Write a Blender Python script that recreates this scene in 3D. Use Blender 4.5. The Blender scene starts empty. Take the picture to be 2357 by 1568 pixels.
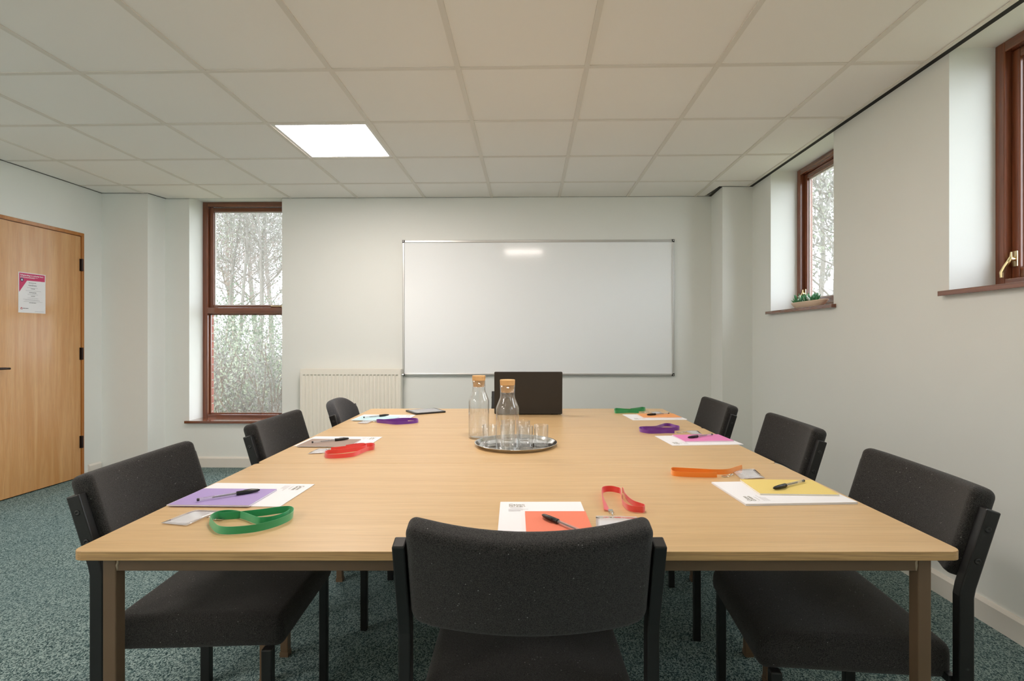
import bpy, math, random
from mathutils import Vector, Matrix, Euler

random.seed(7)
scene = bpy.context.scene
COL = scene.collection
PI = math.pi

# ---------------------------------------------------------------- camera, sky, exposure
F_PX, PX, PY, HC = 1219.0, 1189.0, 782.2, 1.14          # focal length and principal point of the 2357 x 1568 frame, eye height
cam_d = bpy.data.cameras.new('camera')
cam = bpy.data.objects.new('camera', cam_d)
COL.objects.link(cam)
cam.location = (0, 0, HC)
cam.rotation_euler = (PI / 2, 0, 0)
cam_d.sensor_fit = 'HORIZONTAL'
cam_d.sensor_width = 36.0
cam_d.lens = F_PX / 2357 * 36.0
cam_d.shift_x = -(PX - 1178.5) / 2357
cam_d.shift_y = (PY - 784.0) / 2357
cam_d.clip_start = 0.02
scene.camera = cam

world = bpy.data.worlds.new('overcast_sky')
scene.world = world
world.use_nodes = True
bg = world.node_tree.nodes['Background']
bg.inputs['Color'].default_value = (0.87, 0.935, 1.0, 1)
bg.inputs['Strength'].default_value = 4.0
PANEL_STRENGTH = 16.0
PANEL_COLOR = (1.0, 0.885, 0.82)
scene.view_settings.view_transform = 'Standard'
scene.view_settings.look = 'None'
scene.view_settings.gamma = 1.0
scene.view_settings.use_curve_mapping = False
scene.view_settings.exposure = 1.05
scene.cycles.transparent_max_bounces = 40
scene.cycles.max_bounces = 24
scene.cycles.diffuse_bounces = 16

# ---------------------------------------------------------------- helpers
def lin(r, g, b):
    f = lambda c: (c / 255 / 12.92) if c / 255 <= 0.04045 else ((c / 255 + 0.055) / 1.055) ** 2.4
    return (f(r), f(g), f(b), 1)

def at(px, py, z):
    """floor-plan point of the horizontal plane at height z that the photograph shows at a pixel"""
    y = (HC - z) * F_PX / (py - PY)
    return ((px - PX) / F_PX * y, y)

class MB:
    def __init__(s):
        s.v, s.f, s.m = [], [], []
    def add(s, vs, fs, mat=0):
        n = len(s.v)
        s.v += [tuple(p) for p in vs]
        s.f += [tuple(i + n for i in f) for f in fs]
        s.m += [mat] * len(fs)
        return s
    def box(s, x0, x1, y0, y1, z0, z1, mat=0):
        v = [(x, y, z) for z in (z0, z1) for y in (y0, y1) for x in (x0, x1)]
        return s.add(v, [(0, 2, 3, 1), (4, 5, 7, 6), (0, 1, 5, 4), (2, 6, 7, 3), (0, 4, 6, 2), (1, 3, 7, 5)], mat)
    def prism(s, poly, z0, z1, mat=0, side=None):
        n = len(poly)
        v = [(x, y, z0) for x, y in poly] + [(x, y, z1) for x, y in poly]
        s.add(v, [tuple(range(n))[::-1], tuple(range(n, 2 * n))], mat)
        b = len(s.v) - 2 * n
        for i in range(n):
            j = (i + 1) % n
            s.f.append((b + i, b + j, b + n + j, b + n + i)); s.m.append(mat if side is None else side)
        return s
    def tube(s, pts, rad, n=8, caps=True, mat=0):
        pts = [Vector(p) for p in pts]
        if not isinstance(rad, (list, tuple)): rad = [rad] * len(pts)
        base = len(s.v); up = None
        for i, p in enumerate(pts):
            d = (pts[min(i + 1, len(pts) - 1)] - pts[max(i - 1, 0)])
            d = d.normalized() if d.length > 1e-9 else Vector((0, 0, 1))
            if up is None:
                up = d.orthogonal().normalized()
            else:
                up = (up - d * up.dot(d)); up = up.normalized() if up.length > 1e-6 else d.orthogonal().normalized()
            w = d.cross(up)
            for k in range(n):
                a = 2 * PI * k / n
                s.v.append(tuple(p + (up * math.cos(a) + w * math.sin(a)) * rad[i]))
        for i in range(len(pts) - 1):
            for k in range(n):
                a, b = base + i * n + k, base + i * n + (k + 1) % n
                s.f.append((a, b, b + n, a + n)); s.m.append(mat)
        if caps:
            s.f.append(tuple(base + k for k in range(n))[::-1]); s.m.append(mat)
            e = base + (len(pts) - 1) * n
            s.f.append(tuple(e + k for k in range(n))); s.m.append(mat)
        return s
    def rect_tube(s, pts, wx, wy, mat=0):
        """rectangular bar along a path lying in planes of constant x; wx wide in x, wy deep across the path"""
        base = len(s.v); pts = [Vector(p) for p in pts]
        for i, p in enumerate(pts):
            d1 = (pts[i] - pts[i - 1]).normalized() if i else (pts[1] - pts[0]).normalized()
            d2 = (pts[i + 1] - pts[i]).normalized() if i < len(pts) - 1 else d1
            d = (d1 + d2).normalized(); nrm = Vector((0, -d.z, d.y)); c = max(d.dot(d2), .3)
            for sx, sy in ((-1, -1), (1, -1), (1, 1), (-1, 1)):
                s.v.append(tuple(p + Vector((sx * wx / 2, 0, 0)) + nrm * (sy * wy / 2 / c)))
        for i in range(len(pts) - 1):
            for k in range(4):
                a, b = base + i * 4 + k, base + i * 4 + (k + 1) % 4
                s.f.append((a, b, b + 4, a + 4)); s.m.append(mat)
        e = base + 4 * (len(pts) - 1)
        s.f += [(base + 3, base + 2, base + 1, base), (e, e + 1, e + 2, e + 3)]; s.m += [mat, mat]
        return s
    def lathe(s, prof, n=32, cx=0, cy=0, mat=0, close=False):
        base = len(s.v); idx = []
        for r, z in prof:
            if r < 1e-6:
                s.v.append((cx, cy, z)); idx.append([len(s.v) - 1] * n)
            else:
                row = []
                for k in range(n):
                    a = 2 * PI * k / n
                    s.v.append((cx + r * math.cos(a), cy + r * math.sin(a), z)); row.append(len(s.v) - 1)
                idx.append(row)
        pairs = list(zip(idx, idx[1:])) + ([(idx[-1], idx[0])] if close else [])
        for a, b in pairs:
            for k in range(n):
                j = (k + 1) % n
                f = [a[k], a[j], b[j], b[k]]
                g = []
                for q in f:
                    if q not in g: g.append(q)
                if len(g) > 2: s.f.append(tuple(g)); s.m.append(mat)
        return s
    def build(s, name, mats, parent=None, smooth=False, bevel=0.0, seg=2, angle=40):
        me = bpy.data.meshes.new(name)
        me.from_pydata(s.v, [], s.f)
        if not isinstance(mats, (list, tuple)): mats = [mats]
        for m in mats: me.materials.append(m)
        if any(s.m): me.polygons.foreach_set('material_index', s.m)
        if smooth: me.polygons.foreach_set('use_smooth', [True] * len(s.f))
        me.update()
        return put(name, me, parent, bevel, seg, angle)

def put(name, me, parent=None, bevel=0.0, seg=2, angle=40):
    o = bpy.data.objects.new(name, me)
    COL.objects.link(o)
    if parent: o.parent = parent
    if bevel:
        b = o.modifiers.new('bevel', 'BEVEL'); b.width = bevel; b.segments = seg
        b.limit_method = 'ANGLE'; b.angle_limit = math.radians(angle)
        b.harden_normals = False
    return o

def fix_normals(o):
    import bmesh
    bm = bmesh.new(); bm.from_mesh(o.data)
    bmesh.ops.recalc_face_normals(bm, faces=bm.faces); bm.to_mesh(o.data); bm.free()
    return o

def tag(o, label=None, cat=None, group=None, kind=None):
    if label: o['label'] = label
    if cat: o['category'] = cat
    if group: o['group'] = group
    if kind: o['kind'] = kind
    return o

def empty(name, loc=(0, 0, 0), rz=0.0):
    o = bpy.data.objects.new(name, None)
    o.empty_display_size = 0.1
    COL.objects.link(o); o.location = loc; o.rotation_euler = (0, 0, rz)
    return o

def thing(name, label, cat, loc=(0, 0, 0), rz=0.0, group=None):
    return tag(empty(name, loc, rz), label, cat, group)

def copy_tree(o, parent=None):
    c = o.copy(); COL.objects.link(c); c.parent = parent
    for ch in [k for k in bpy.data.objects if k.parent == o]:
        copy_tree(ch, c)
    return c

def rbox(hx, hy, hz, r, nx=4, ny=4, nz=4, k=3):
    """rounded box as a closed grid mesh"""
    def axis(h, n):
        r_ = min(r, h * .999)
        a = [-h + r_ * i / k for i in range(k)]
        b = [-(h - r_) + 2 * (h - r_) * i / n for i in range(n + 1)]
        return a + b + [-q for q in a[::-1]]
    X, Y, Z = axis(hx, nx), axis(hy, ny), axis(hz, nz)
    mb = MB(); key = {}
    def vid(p):
        q = tuple(round(c, 6) for c in p)
        if q not in key:
            i = Vector((max(-(hx - r), min(hx - r, p[0])), max(-(hy - r), min(hy - r, p[1])), max(-(hz - r), min(hz - r, p[2]))))
            d = Vector(p) - i
            key[q] = len(mb.v); mb.v.append(tuple(i + d.normalized() * r if d.length > 1e-9 else i))
        return key[q]
    def face(A, B, mk, flip):
        for i in range(len(A) - 1):
            for j in range(len(B) - 1):
                f = [vid(mk(A[i], B[j])), vid(mk(A[i + 1], B[j])), vid(mk(A[i + 1], B[j + 1])), vid(mk(A[i], B[j + 1]))]
                mb.f.append(tuple(f[::-1] if flip else f)); mb.m.append(0)
    face(X, Y, lambda a, b: (a, b, hz), False); face(X, Y, lambda a, b: (a, b, -hz), True)
    face(X, Z, lambda a, b: (a, -hy, b), False); face(X, Z, lambda a, b: (a, hy, b), True)
    face(Y, Z, lambda a, b: (hx, a, b), False); face(Y, Z, lambda a, b: (-hx, a, b), True)
    return mb

def clip_poly(poly, planes):
    for a, b, c in planes:                      # keep a*x + b*y <= c
        out = []
        for i in range(len(poly)):
            p, q = poly[i], poly[(i + 1) % len(poly)]
            dp, dq = a * p[0] + b * p[1] - c, a * q[0] + b * q[1] - c
            if dp <= 0: out.append(p)
            if (dp < 0 < dq) or (dq < 0 < dp):
                t = dp / (dp - dq); out.append((p[0] + t * (q[0] - p[0]), p[1] + t * (q[1] - p[1])))
        poly = out
        if len(poly) < 3: return []
    return poly

def text_mesh(name, body, size, mat, parent, loc, rot=(0, 0, 0), align='LEFT', extrude=0.0, width=None, spacing=1.0, offset=0.0):
    cu = bpy.data.curves.new(name, 'FONT')
    cu.body = body; cu.size = size; cu.align_x = align; cu.extrude = extrude; cu.space_line = spacing; cu.resolution_u = 3
    cu.offset = offset
    tmp = bpy.data.objects.new(name + '_curve', cu); COL.objects.link(tmp)
    dg = bpy.context.evaluated_depsgraph_get(); dg.update()
    me = bpy.data.meshes.new_from_object(tmp.evaluated_get(dg))
    bpy.data.objects.remove(tmp)
    if width:
        xs = [v.co.x for v in me.vertices]; k = width / max(max(xs) - min(xs), 1e-6)
        for v in me.vertices: v.co.x *= k
    me.materials.clear(); me.materials.append(mat)
    me.name = name
    o = put(name, me, parent); o.location = loc; o.rotation_euler = rot
    return o

# ---------------------------------------------------------------- materials
class NT:
    def __init__(s, name):
        s.m = bpy.data.materials.new(name); s.m.use_nodes = True
        s.t = s.m.node_tree; s.b = s.t.nodes['Principled BSDF']; s.out = s.t.nodes['Material Output']
    def n(s, typ, **kw):
        nd = s.t.nodes.new(typ)
        for k, v in kw.items():
            if k.startswith('i_'): nd.inputs[k[2:].replace('_', ' ')].default_value = v
            else: setattr(nd, k, v)
        return nd
    def l(s, a, b): s.t.links.new(a, b)
    def coords(s, scale=(1, 1, 1), rot=(0, 0, 0)):
        tc = s.n('ShaderNodeTexCoord'); mp = s.n('ShaderNodeMapping')
        mp.inputs['Scale'].default_value = scale; mp.inputs['Rotation'].default_value = rot
        s.l(tc.outputs['Object'], mp.inputs['Vector']); return mp.outputs['Vector']
    def noise(s, vec, scale, detail=2, rough=.5, dist=0.0):
        nd = s.n('ShaderNodeTexNoise'); nd.inputs['Scale'].default_value = scale; nd.inputs['Detail'].default_value = detail
        nd.inputs['Roughness'].default_value = rough; nd.inputs['Distortion'].default_value = dist
        s.l(vec, nd.inputs['Vector']); return nd.outputs['Fac']
    def ramp(s, fac, stops):
        r = s.n('ShaderNodeValToRGB'); e = r.color_ramp.elements
        while len(e) < len(stops): e.new(.5)
        for el, (p, c) in zip(e, stops): el.position = p; el.color = c if len(c) == 4 else (*c, 1)
        s.l(fac, r.inputs['Fac']); return r.outputs['Color']
    def mix(s, fac, a, b, mode='MIX'):
        nd = s.n('ShaderNodeMix', data_type='RGBA', blend_type=mode)
        for sock, v in ((nd.inputs[0], fac), (nd.inputs[6], a), (nd.inputs[7], b)):
            if hasattr(v, 'node'): s.l(v, sock)
            else: sock.default_value = v
        return nd.outputs[2]
    def bump(s, h, strength=.3, dist=.001):
        b = s.n('ShaderNodeBump'); b.inputs['Strength'].default_value = strength; b.inputs['Distance'].default_value = dist
        s.l(h, b.inputs['Height']); s.l(b.outputs['Normal'], s.b.inputs['Normal'])
    def set(s, **kw):
        for k, v in kw.items():
            k = k.replace('_', ' ')
            if hasattr(v, 'node'): s.l(v, s.b.inputs[k])
            else: s.b.inputs[k].default_value = v
        return s

def plain(name, color, rough=.5, metal=0.0, spec=.5, bump=None, coat=0.0):
    t = NT(name); t.set(Base_Color=color, Roughness=rough, Metallic=metal, Specular_IOR_Level=spec, Coat_Weight=coat)
    if bump:
        t.bump(t.noise(t.coords(), bump[0], 3), bump[1], bump[2])
    return t.m

def paint(name, color, rough=.75):
    t = NT(name); v = t.coords()
    c = t.mix(t.noise(v, 1.7, 3), color, tuple(x * .965 for x in color[:3]) + (1,))
    t.set(Base_Color=c, Roughness=rough, Specular_IOR_Level=.3)
    t.bump(t.noise(v, 160, 3), .08, .001)
    return t.m

def wood(name, c0, c1, axis='x', fine=60, rough=.4, coat=0.0, pores=.35, spec=.5):
    t = NT(name)
    st = {'x': (1.2, fine, fine), 'z': (fine, fine, 1.2), 'y': (fine, 1.2, fine)}[axis]
    st2 = {'x': (9, 420, 420), 'z': (420, 420, 9), 'y': (420, 9, 420)}[axis]
    g = t.noise(t.coords(st), 1.0, 4, .6, .6)
    p = t.noise(t.coords(st2), 1.0, 2, .5)
    big = t.noise(t.coords((1.3, 1.3, 1.3)), 1.0, 2)
    base = t.ramp(g, [(.33, c0), (.66, c1)])
    base = t.mix(t.ramp(p, [(.40, (pores,) * 3), (.52, (0, 0, 0))]), base, tuple(x * .55 for x in c0[:3]) + (1,))
    base = t.mix(t.ramp(big, [(.3, (.14,) * 3), (.7, (0, 0, 0))]), base, c0)
    t.set(Base_Color=base, Roughness=rough, Coat_Weight=coat, Coat_Roughness=.12, Specular_IOR_Level=spec)
    t.bump(p, .05, .0004)
    return t.m

def fabric(name, dark, light, lint=(.45, .44, .42, 1)):
    t = NT(name); v = t.coords()
    w1 = t.noise(t.coords((1, 1, 1)), 620, 2, .6)
    w2 = t.noise(t.coords((330, 330, 1400)), 1.0, 1)
    c = t.ramp(w1, [(.38, dark), (.50, tuple(a * .55 + b * .45 for a, b in zip(dark, light))), (.66, light)])
    c = t.mix(t.ramp(w2, [(.45, (0, 0, 0)), (.75, (.45,) * 3)]), c, light)
    vo = t.n('ShaderNodeTexVoronoi'); vo.inputs['Scale'].default_value = 95; t.l(v, vo.inputs['Vector'])
    sp = t.ramp(vo.outputs['Distance'], [(.05, (1, 1, 1)), (.12, (0, 0, 0))])
    pick = t.ramp(t.noise(v, 31, 1), [(.50, (0, 0, 0)), (.62, (.8,) * 3)])
    c = t.mix(t.mix(1.0, sp, pick, 'MULTIPLY'), c, lint)
    t.set(Base_Color=c, Roughness=.95, Specular_IOR_Level=.15, Sheen_Weight=.12, Sheen_Roughness=.6)
    t.bump(w1, .55, .0012)
    return t.m

def glass(name, tint=(1, 1, 1, 1), ior=1.45, rough=0.0):
    t = NT(name); g = t.n('ShaderNodeBsdfGlass'); g.inputs['Color'].default_value = tint
    g.inputs['IOR'].default_value = ior; g.inputs['Roughness'].default_value = rough
    t.l(g.outputs[0], t.out.inputs['Surface']); t.t.nodes.remove(t.b)
    return t.m

def sheet_glass(name, tint=(1, 1, 1, 1), refl=1.0, ior=1.45, milk=0.0, milk_color=(.8, .8, .8, 1)):
    """thin clear sheet: straight-through light with a surface reflection"""
    t = NT(name)
    tr = t.n('ShaderNodeBsdfTransparent'); tr.inputs['Color'].default_value = tint
    gl = t.n('ShaderNodeBsdfGlossy'); gl.inputs['Roughness'].default_value = .02
    lw = t.n('ShaderNodeLayerWeight'); lw.inputs['Blend'].default_value = .5      # Schlick's Fresnel, the same from both sides of the sheet
    pw = t.n('ShaderNodeMath', operation='POWER'); pw.inputs[1].default_value = 5.0
    t.l(lw.outputs['Facing'], pw.inputs[0])
    r0 = ((ior - 1) / (ior + 1)) ** 2
    ma = t.n('ShaderNodeMath', operation='MULTIPLY_ADD'); ma.inputs[1].default_value = 1 - r0; ma.inputs[2].default_value = r0
    t.l(pw.outputs[0], ma.inputs[0])
    mu = t.n('ShaderNodeMath', operation='MULTIPLY'); mu.inputs[1].default_value = refl; mu.use_clamp = True
    t.l(ma.outputs[0], mu.inputs[0])
    mx = t.n('ShaderNodeMixShader'); t.l(mu.outputs[0], mx.inputs[0]); 
    src = tr.outputs[0]
    if milk:
        df = t.n('ShaderNodeBsdfDiffuse'); df.inputs['Color'].default_value = milk_color
        m2 = t.n('ShaderNodeMixShader'); m2.inputs[0].default_value = milk
        t.l(tr.outputs[0], m2.inputs[1]); t.l(df.outputs[0], m2.inputs[2]); src = m2.outputs[0]
    t.l(src, mx.inputs[1]); t.l(gl.outputs[0], mx.inputs[2])
    t.l(mx.outputs[0], t.out.inputs['Surface']); t.t.nodes.remove(t.b)
    return t.m

def emit(name, color, strength):
    t = NT(name); e = t.n('ShaderNodeEmission'); e.inputs['Color'].default_value = (*color[:3], 1)
    e.inputs['Strength'].default_value = strength
    t.l(e.outputs[0], t.out.inputs['Surface']); t.t.nodes.remove(t.b)
    return t.m

def carpet_mat():
    t = NT('loop_pile_carpet')
    v = t.coords((1, 1, 1), (0, 0, .6))
    vo = t.n('ShaderNodeTexVoronoi'); vo.inputs['Scale'].default_value = 1.0
    t.l(t.coords((290, 200, 1), (0, 0, .75)), vo.inputs['Vector'])
    bw = t.n('ShaderNodeRGBToBW'); t.l(vo.outputs['Color'], bw.inputs['Color'])
    n2 = t.noise(t.coords((210, 360, 1), (0, 0, .75)), 1.0, 2, .6)
    ad = t.n('ShaderNodeMath', operation='ADD'); t.l(bw.outputs[0], ad.inputs[0]); t.l(n2, ad.inputs[1])
    hf = t.n('ShaderNodeMath', operation='MULTIPLY'); t.l(ad.outputs[0], hf.inputs[0]); hf.inputs[1].default_value = .5
    c = t.ramp(hf.outputs[0], [(.36, (.020, .044, .048, 1)), (.47, (.095, .155, .155, 1)), (.60, (.31, .40, .385, 1))])
    big = t.noise(v, 1.1, 2)
    c = t.mix(t.ramp(big, [(.35, (0, 0, 0)), (.75, (.3,) * 3)]), c, (.14, .22, .24, 1))
    t.set(Base_Color=c, Roughness=1.0, Specular_IOR_Level=.05)
    t.bump(hf.outputs[0], .8, .004)
    return t.m

def brick_mat():
    t = NT('red_brick'); v = t.coords()
    c = t.ramp(t.noise(v, 9, 4), [(.3, lin(128, 66, 55)), (.7, lin(160, 94, 80))])
    t.set(Base_Color=c, Roughness=.9); t.bump(t.noise(v, 120, 3), .4, .003); return t.m

def leaf_mat(name, a, b):
    t = NT(name); v = t.coords()
    c = t.ramp(t.noise(v, 4.0, 3), [(.3, a), (.7, b)])
    t.set(Base_Color=c, Roughness=.6)
    tl = t.n('ShaderNodeBsdfTranslucent'); t.l(c, tl.inputs['Color'])
    mx = t.n('ShaderNodeMixShader'); mx.inputs[0].default_value = .45
    t.l(t.b.outputs[0], mx.inputs[1]); t.l(tl.outputs[0], mx.inputs[2]); t.l(mx.outputs[0], t.out.inputs['Surface'])
    return t.m

M = {}
M['wall'] = paint('wall_paint', lin(234.5, 237.2, 233.5))
M['reveal'] = M['wall']
M['skirting'] = plain('skirting_gloss', lin(226, 222, 214), .35)
M['tile'] = paint('ceiling_tile_white', lin(246, 244, 240), .9)
M['grid'] = plain('ceiling_grid_white', lin(226, 222, 214), .55)
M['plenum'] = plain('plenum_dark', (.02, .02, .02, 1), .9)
M['carpet'] = carpet_mat()
M['door'] = wood('beech_veneer', lin(202, 146, 86), lin(218, 170, 116), 'z', 22, .38, .25, .2)
M['lining'] = wood('door_lining_wood', lin(176, 108, 40), lin(196, 132, 62), 'z', 30, .35, .3, .2)
M['mahogany'] = wood('mahogany', lin(100, 52, 30), lin(140, 80, 50), 'z', 40, .30, .5, .3)
M['mahogany_x'] = wood('mahogany_along', lin(102, 54, 32), lin(138, 80, 52), 'x', 40, .17, 1.0, .3)
M['mahogany_y'] = M['mahogany_x']
M['table'] = wood('oak_laminate', lin(206, 171, 122), lin(217, 184, 136), 'x', 34, .36, .0, .20, .5)
M['table_edge'] = wood('oak_edge_band', lin(192, 152, 100), lin(208, 170, 118), 'x', 160, .45, .0, .5)
M['frame_brown'] = plain('brown_painted_steel', lin(112, 90, 68), .42, 0, .5, (60, .05, .001))
M['weld'] = plain('worn_weld', lin(176, 160, 138), .5, .3)
M['black_metal'] = plain('black_powder_coat', lin(31, 31, 31), .36, 0, .5)
M['fabric'] = fabric('charcoal_weave', lin(10, 10, 10), lin(68, 66, 64))
M['fabric2'] = fabric('slate_weave', lin(22, 23, 26), lin(80, 81, 85))
M['alu'] = plain('brushed_aluminium', lin(205, 205, 203), .35, .85)
M['board'] = plain('enamel_white', (.93, .965, .985, 1), .10, 0, .5)
M['black_plastic'] = plain('black_plastic', lin(24, 24, 24), .35)
M['white_plastic'] = plain('white_plastic', lin(230, 230, 228), .4)
M['lidblack'] = plain('laptop_black', lin(46, 42, 38), .45, .1, .5)
M['screen'] = plain('dark_screen', lin(16, 17, 19), .12)
M['tab_screen'] = plain('tablet_glass', lin(150, 152, 156), .10)
M['keys'] = plain('keyboard_black', lin(28, 28, 28), .6)
M['rad'] = plain('radiator_cream', lin(238, 234, 223), .4)
M['rad_slot'] = plain('radiator_recess', lin(120, 114, 104), .7)
M['steel'] = plain('polished_steel', lin(240, 240, 240), .10, 1.0)
M['chrome'] = plain('chrome', lin(215, 215, 212), .15, 1.0)
M['brass'] = plain('brass', lin(224, 204, 158), .22, 1.0)
M['cork'] = plain('cork', lin(222, 178, 124), .9, 0, .2, (350, .4, .002))
M['glass'] = sheet_glass('clear_glass', (.985, .99, .99, 1), 1.7, 1.5, .025, (.95, .95, .95, 1))
M['pane'] = sheet_glass('window_glass', (.97, .975, .975, 1), 1.0, 1.45, .085, (.82, .82, .83, 1))
M['barrel'] = sheet_glass('clear_barrel', (.95, .95, .96, 1), 1.6, 1.49, .22, (.92, .92, .93, 1))
M['pouch'] = sheet_glass('clear_pouch', (.97, .97, .98, 1), 1.0, 1.45, .34, (.95, .95, .96, 1))
M['paper'] = plain('white_paper', lin(238, 238, 241), .7, 0, .3)
M['paper_edge'] = plain('paper_edge', lin(206, 200, 206), .8)
M['ink'] = plain('print_grey', lin(150, 147, 130), .8)
M['ink_pale'] = plain('print_pale', lin(205, 204, 205), .8)
M['pink'] = plain('poster_pink', lin(202, 52, 104), .6)
M['navy'] = plain('poster_navy', lin(52, 36, 92), .6)
M['poster_red'] = plain('poster_red', lin(186, 56, 70), .6)
M['poster_grey'] = plain('poster_text_grey', lin(140, 140, 146), .7)
M['poster_pale'] = plain('poster_text_pale', lin(190, 190, 196), .7)
M['brick'] = brick_mat()
M['mortar'] = plain('mortar', lin(176, 166, 152), .95, 0, .2, (90, .4, .003))
M['ceramic'] = plain('stoneware_bowl', lin(232, 212, 188), .5, 0, .5)
M['soil'] = plain('soil', lin(70, 52, 38), 1)
M['succ'] = leaf_mat('succulent_green', lin(76, 150, 104), lin(128, 190, 138))
M['succ_pale'] = plain('succulent_pale', lin(215, 232, 222), .5)
M['bark'] = plain('grey_bark', lin(128, 123, 116), .95, 0, .2, (14, .6, .01))
M['bark2'] = plain('brown_bark', lin(126, 114, 104), .95, 0, .2, (14, .6, .01))
M['leaf_grey'] = leaf_mat('leaf_grey_green', lin(112, 110, 104), lin(150, 148, 142))
M['leaf_pale'] = leaf_mat('leaf_pale', lin(124, 134, 112), lin(180, 186, 166))
M['leaf_dark'] = leaf_mat('leaf_dark', lin(80, 92, 76), lin(116, 128, 104))
M['leaf_russet'] = leaf_mat('leaf_russet', lin(126, 112, 106), lin(158, 142, 136))
M['ground'] = plain('leaf_litter', lin(120, 118, 92), 1, 0, .1, (6, .6, .05))
M['panel'] = emit('led_diffuser', PANEL_COLOR, PANEL_STRENGTH)
M['panel_slot'] = emit('slot_diffuser', PANEL_COLOR, PANEL_STRENGTH * 1.8)

# ---------------------------------------------------------------- room shell
CEIL = HC + 1.2627                   # underside of the grid
TOP = 2.80
WR_X, WR_A = 1.8566, -0.0209          # right wall: x = 1.8566 + .0209 y
WL_X, WL_A = -3.825, -0.0527          # left wall:  x = -3.825 + .0527 y
WB_Y, WB_A = 4.695, -0.016            # back wall:  y = 4.695 - .016 (x - .19)
wr = lambda y: WR_X + .0209 * y
wl = lambda y: WL_X + .0527 * y
wb = lambda x: WB_Y - .016 * (x - .19)
REAR = -1.9
LEAF, SKIN = 0.265, 0.375              # inner leaf depth and outer brick face, measured from the plaster

fl = MB().box(-4.0, 2.15, REAR - .1, 5.0, -.12, 0).build('floor', M['carpet']); tag(fl, kind='structure')

def wall_with_openings(name, L0, L1, openings, loc, rz, depth, zt=TOP, mats=None):
    """wall in its own frame: x along it, +y away from the room, openings (x0, x1, z0, z1)"""
    mb = MB(); x = L0
    for x0, x1, z0, z1 in sorted(openings):
        mb.box(x, x0, 0, depth, 0, zt)
        if z0 > 0: mb.box(x0, x1, 0, depth, 0, z0)
        if z1 < zt: mb.box(x0, x1, 0, depth, z1, zt)
        x = x1
    mb.box(x, L1, 0, depth, 0, zt)
    o = mb.build(name, mats or M['wall']); o.location = loc; o.rotation_euler = (0, 0, rz)
    return tag(o, kind='structure')

# back wall frame: origin at x = .19, local x to the right, local y outwards
W1 = (-2.933 - .19, -2.096 - .19, 0.412, 2.425)
wall_back = wall_with_openings('wall_back', -4.3, 2.2, [W1], (.19, WB_Y, 0), WB_A, LEAF)
# right wall frame: local x runs towards the camera, local y outwards (+X)
W2 = (-4.045, -3.214, 1.352, 2.425)
W3 = (-2.333, -1.502, 1.352, 2.425)
W4 = (-.621, .210, 1.352, 2.425)                # two unseen windows added behind the camera to brighten the room
W5 = (.90, 1.731, 1.352, 2.425)
wall_right = wall_with_openings('wall_right', -4.66, -REAR + .1, [W2, W3, W4, W5], (WR_X, 0, 0), WR_A - PI / 2, LEAF)
# left wall frame: local x away from the camera, local y outwards (-X)
D1 = (3.535, 4.405, 0.0, 2.022)
wall_left = wall_with_openings('wall_left', REAR - .05, 4.86, [D1], (WL_X, 0, 0), WL_A + PI / 2, .16)
wall_rear = tag(MB().box(-4.1, 2.1, REAR - .15, REAR, 0, TOP).build('wall_rear', M['wall']), kind='structure')

# pillars in the two far corners
def pillar(poly):
    return tag(MB().prism(poly, 0, TOP).build('pillar', M['wall']), kind='structure')
p1 = [(wl(4.573) - .02, 4.573), (-3.185, 4.573), (-3.147, wb(-3.147) + .02), (wl(4.76) - .02, wb(-3.6) + .02)]
p2 = [(1.70, 4.373), (wr(4.373) + .02, 4.373), (wr(4.7) + .02, wb(1.95) + .02), (1.718, wb(1.718) + .02)]
pillar(p1); pillar(p2)

# skirting boards
def skirting(name, L, loc, rz):
    mb = MB()
    for a, b in L:
        prof = [(0, 0), (0, .092), (-.008, .092), (-.018, .080), (-.018, 0)]
        v = [(a, y, z) for y, z in prof] + [(b, y, z) for y, z in prof]
        n = len(prof)
        mb.add(v, [tuple(range(n)), tuple(range(n, 2 * n))[::-1]] + [(i, i + n, (i + 1) % n + n, (i + 1) % n) for i in range(n)])
    o = fix_normals(mb.build(name, M['skirting'])); o.location = loc; o.rotation_euler = (0, 0, rz)
    return tag(o, kind='structure')
skirting('baseboard_back', [(-3.32, 1.50)], (.19, WB_Y, 0), WB_A)
skirting('baseboard_right', [(-4.36, -REAR)], (WR_X, 0, 0), WR_A - PI / 2)
skirting('baseboard_left', [(REAR, 3.50), (4.44, 4.56)], (WL_X, 0, 0), WL_A + PI / 2)

# outer brick leaf: mortar bed plus single bricks at the jamb the photograph shows, inside the wall objects' frames
def brick_skin(parent, openings, L0, L1, wide=0.0):
    mb = MB(); x = L0
    openings = [(a - wide, b + wide, c, d) for a, b, c, d in openings]
    y0, y1 = LEAF + .002, SKIN - .004
    for x0, x1, z0, z1 in sorted(openings):
        mb.box(x, x0 - .004, y0, y1, -.3, TOP); mb.box(x0 - .004, x1 + .004, y0, y1, -.3, z0 - .004)
        mb.box(x0 - .004, x1 + .004, y0, y1, z1 + .004, TOP); x = x1 + .004
    mb.box(x, L1, y0, y1, -.3, TOP)
    mb.build('mortar_bed', M['mortar'], parent)
brick_skin(wall_back, [W1], -4.3, 2.2)
brick_skin(wall_right, [W2, W3, W4, W5], -5.0, -REAR, .10)
bk = MB().box(0, .215, 0, .1025, 0, .065)
bk_full = bk.build('brick', M['brick'], wall_back).data
bk_half = MB().box(0, .1025, 0, .1025, 0, .065).build('brick', M['brick'], wall_back)
first = True
full_obj = [o for o in bpy.data.objects if o.data == bk_full][0]
def lay(obj0, parent, x, z, used):
    o = obj0 if not used else obj0.copy()
    if used: COL.objects.link(o)
    o.parent = parent; o.location = (x, LEAF + .008, z)
    return o
uf = uh = False
nb = 0
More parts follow.
